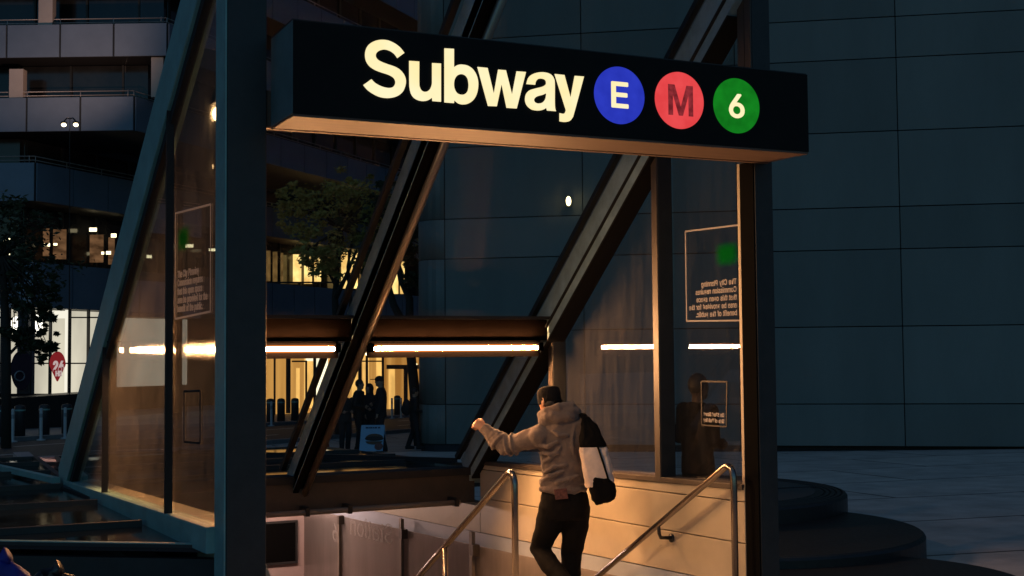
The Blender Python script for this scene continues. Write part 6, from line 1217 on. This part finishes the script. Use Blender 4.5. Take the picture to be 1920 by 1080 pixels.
# the bag over his right shoulder
bg = thing('sling_bag', Q(1120, 900, -.2), 'black and cream canvas sling bag on the man\'s back', 'bag')
def bagloft(rw, nm, m):
    mb = MB(); cs_ = [row(xl, xr, (yl+yr)/2, dep, dd) for xl, yl, xr, yr, dep, dd in rw]
    path, rad = [], []
    n = 20; rings = []
    def mixr(a, b, f): return tuple(u+(v-u)*f for u, v in zip(a, b))
    rw = [rw[0], mixr(rw[0], rw[1], .06)]+rw[1:-1]+[mixr(rw[-1], rw[-2], .06), rw[-1]]
    for xl, yl, xr, yr, dep, dd in rw:
        p, q = Q(xl, yl, dd), Q(xr, yr, dd); c_ = (p+q)/2; h_ = (q-p)/2
        ring = []
        for k in range(n):
            a = 2*math.pi*k/n; cx_ = math.copysign(abs(math.cos(a))**.4, math.cos(a)); sx_ = math.copysign(abs(math.sin(a))**.75, math.sin(a))
            ring.append(c_+h_*cx_+FH*dep*sx_)
        rings.append(ring)
    vs = [v for r in rings for v in r]; fs = []
    for i in range(len(rings)-1):
        for k in range(n): fs.append((i*n+k, i*n+(k+1) % n, (i+1)*n+(k+1) % n, (i+1)*n+k))
    fs += [tuple(range(n-1, -1, -1)), tuple((len(rings)-1)*n+k for k in range(n))]
    mb.add(vs, fs, True); o = mb.build(nm, m, bg)
    sb_ = o.modifiers.new('s', 'SUBSURF'); sb_.levels = 1; sb_.render_levels = 2
    tx = bpy.data.textures.new('creases', 'CLOUDS'); tx.noise_scale = .06; dm = o.modifiers.new('d', 'DISPLACE'); dm.texture = tx; dm.strength = .034; dm.texture_coords = 'LOCAL'
    return o
bagloft([(1091, 781, 1104, 781, .03, -.13), (1089, 800, 1120, 797, .045, -.17), (1088, 820, 1131, 818, .055, -.19), (1086, 839, 1137, 838, .06, -.20)], 'top_panel', blackcv)
bagloft([(1086, 838, 1137, 837, .061, -.20), (1087, 858, 1142, 853, .07, -.21), (1091, 880, 1147, 874, .075, -.21), (1096, 900, 1150, 893, .075, -.21), (1099, 914, 1151, 905, .072, -.21)], 'middle_panel', cream)
bagloft([(1106, 893, 1145, 896, .079, -.212), (1104, 912, 1153, 906, .078, -.21), (1107, 930, 1156, 921, .07, -.21), (1113, 944, 1156, 935, .055, -.21), (1118, 947, 1153, 938, .03, -.21)], 'bottom_panel', blackcv)
mb = MB(); mb.tube([Q(1121, 838, -.275), Q(1130, 865, -.29), Q(1138, 890, -.292), Q(1142, 905, -.29)], .008, 8); mb.build('cord', blackcv, bg)
mb = MB(); mb.tube([Q(1098, 786, -.14), Q(1092, 776, -.05), Q(1086, 780, .06), Q(1074, 810, .16)], [(.03, .008)]*4, 10, ref=RH); mb.build('strap', blackcv, bg)

# ================================================================== LIGHT, SKY, RENDER
w = bpy.data.worlds.new('World'); S.world = w; w.use_nodes = True
nt = w.node_tree; bgN = nt.nodes['Background']
sky = nt.nodes.new('ShaderNodeTexSky'); sky.sky_type = 'NISHITA'; sky.sun_disc = False
SUN_EL, SUN_ROT = R_(-3.5), R_(200)
sky.sun_elevation = SUN_EL; sky.sun_rotation = SUN_ROT; sky.altitude = 20; sky.air_density = 1.; sky.dust_density = .4; sky.ozone_density = 3.
tn = nt.nodes.new('ShaderNodeMix'); tn.data_type = 'RGBA'; tn.blend_type = 'MULTIPLY'; tn.inputs['Factor'].default_value = 1; tn.inputs['B'].default_value = SKY_TINT
nt.links.new(sky.outputs['Color'], tn.inputs['A']); nt.links.new(tn.outputs['Result'], bgN.inputs['Color']); bgN.inputs['Strength'].default_value = SKY_STRENGTH
sun = bpy.data.lights.new('sun', 'SUN'); sun.energy = .006; sun.angle = R_(60); sun.color = (.62, .88, .92)
so = bpy.data.objects.new('sun', sun); COL.objects.link(so); so.rotation_euler = (R_(14), 0, R_(15))
vs = S.view_settings; S.display_settings.display_device = 'sRGB'; vs.view_transform = 'Standard'; vs.look = 'None'; vs.gamma = 1; vs.exposure = EXPOSURE; vs.use_curve_mapping = False
cy = S.cycles; S.render.engine = 'CYCLES'
for m_ in bpy.data.materials:
    if m_.name.split('.')[0] not in ('lamp_tube', 'passage_tube', 'post_bulb'): m_.cycles.emission_sampling = 'NONE'
cy.use_adaptive_sampling = False
cy.use_denoising = True
try: cy.denoiser = 'OPENIMAGEDENOISE'; cy.denoising_input_passes = 'RGB_ALBEDO_NORMAL'
except Exception: pass
cy.max_bounces = 8; cy.diffuse_bounces = 3; cy.glossy_bounces = 4; cy.transmission_bounces = 4; cy.transparent_max_bounces = 24
cy.sample_clamp_indirect = 3./EXPO_GAIN*4; cy.sample_clamp_direct = 0; cy.blur_glossy = .5; cy.caustics_reflective = False; cy.caustics_refractive = False
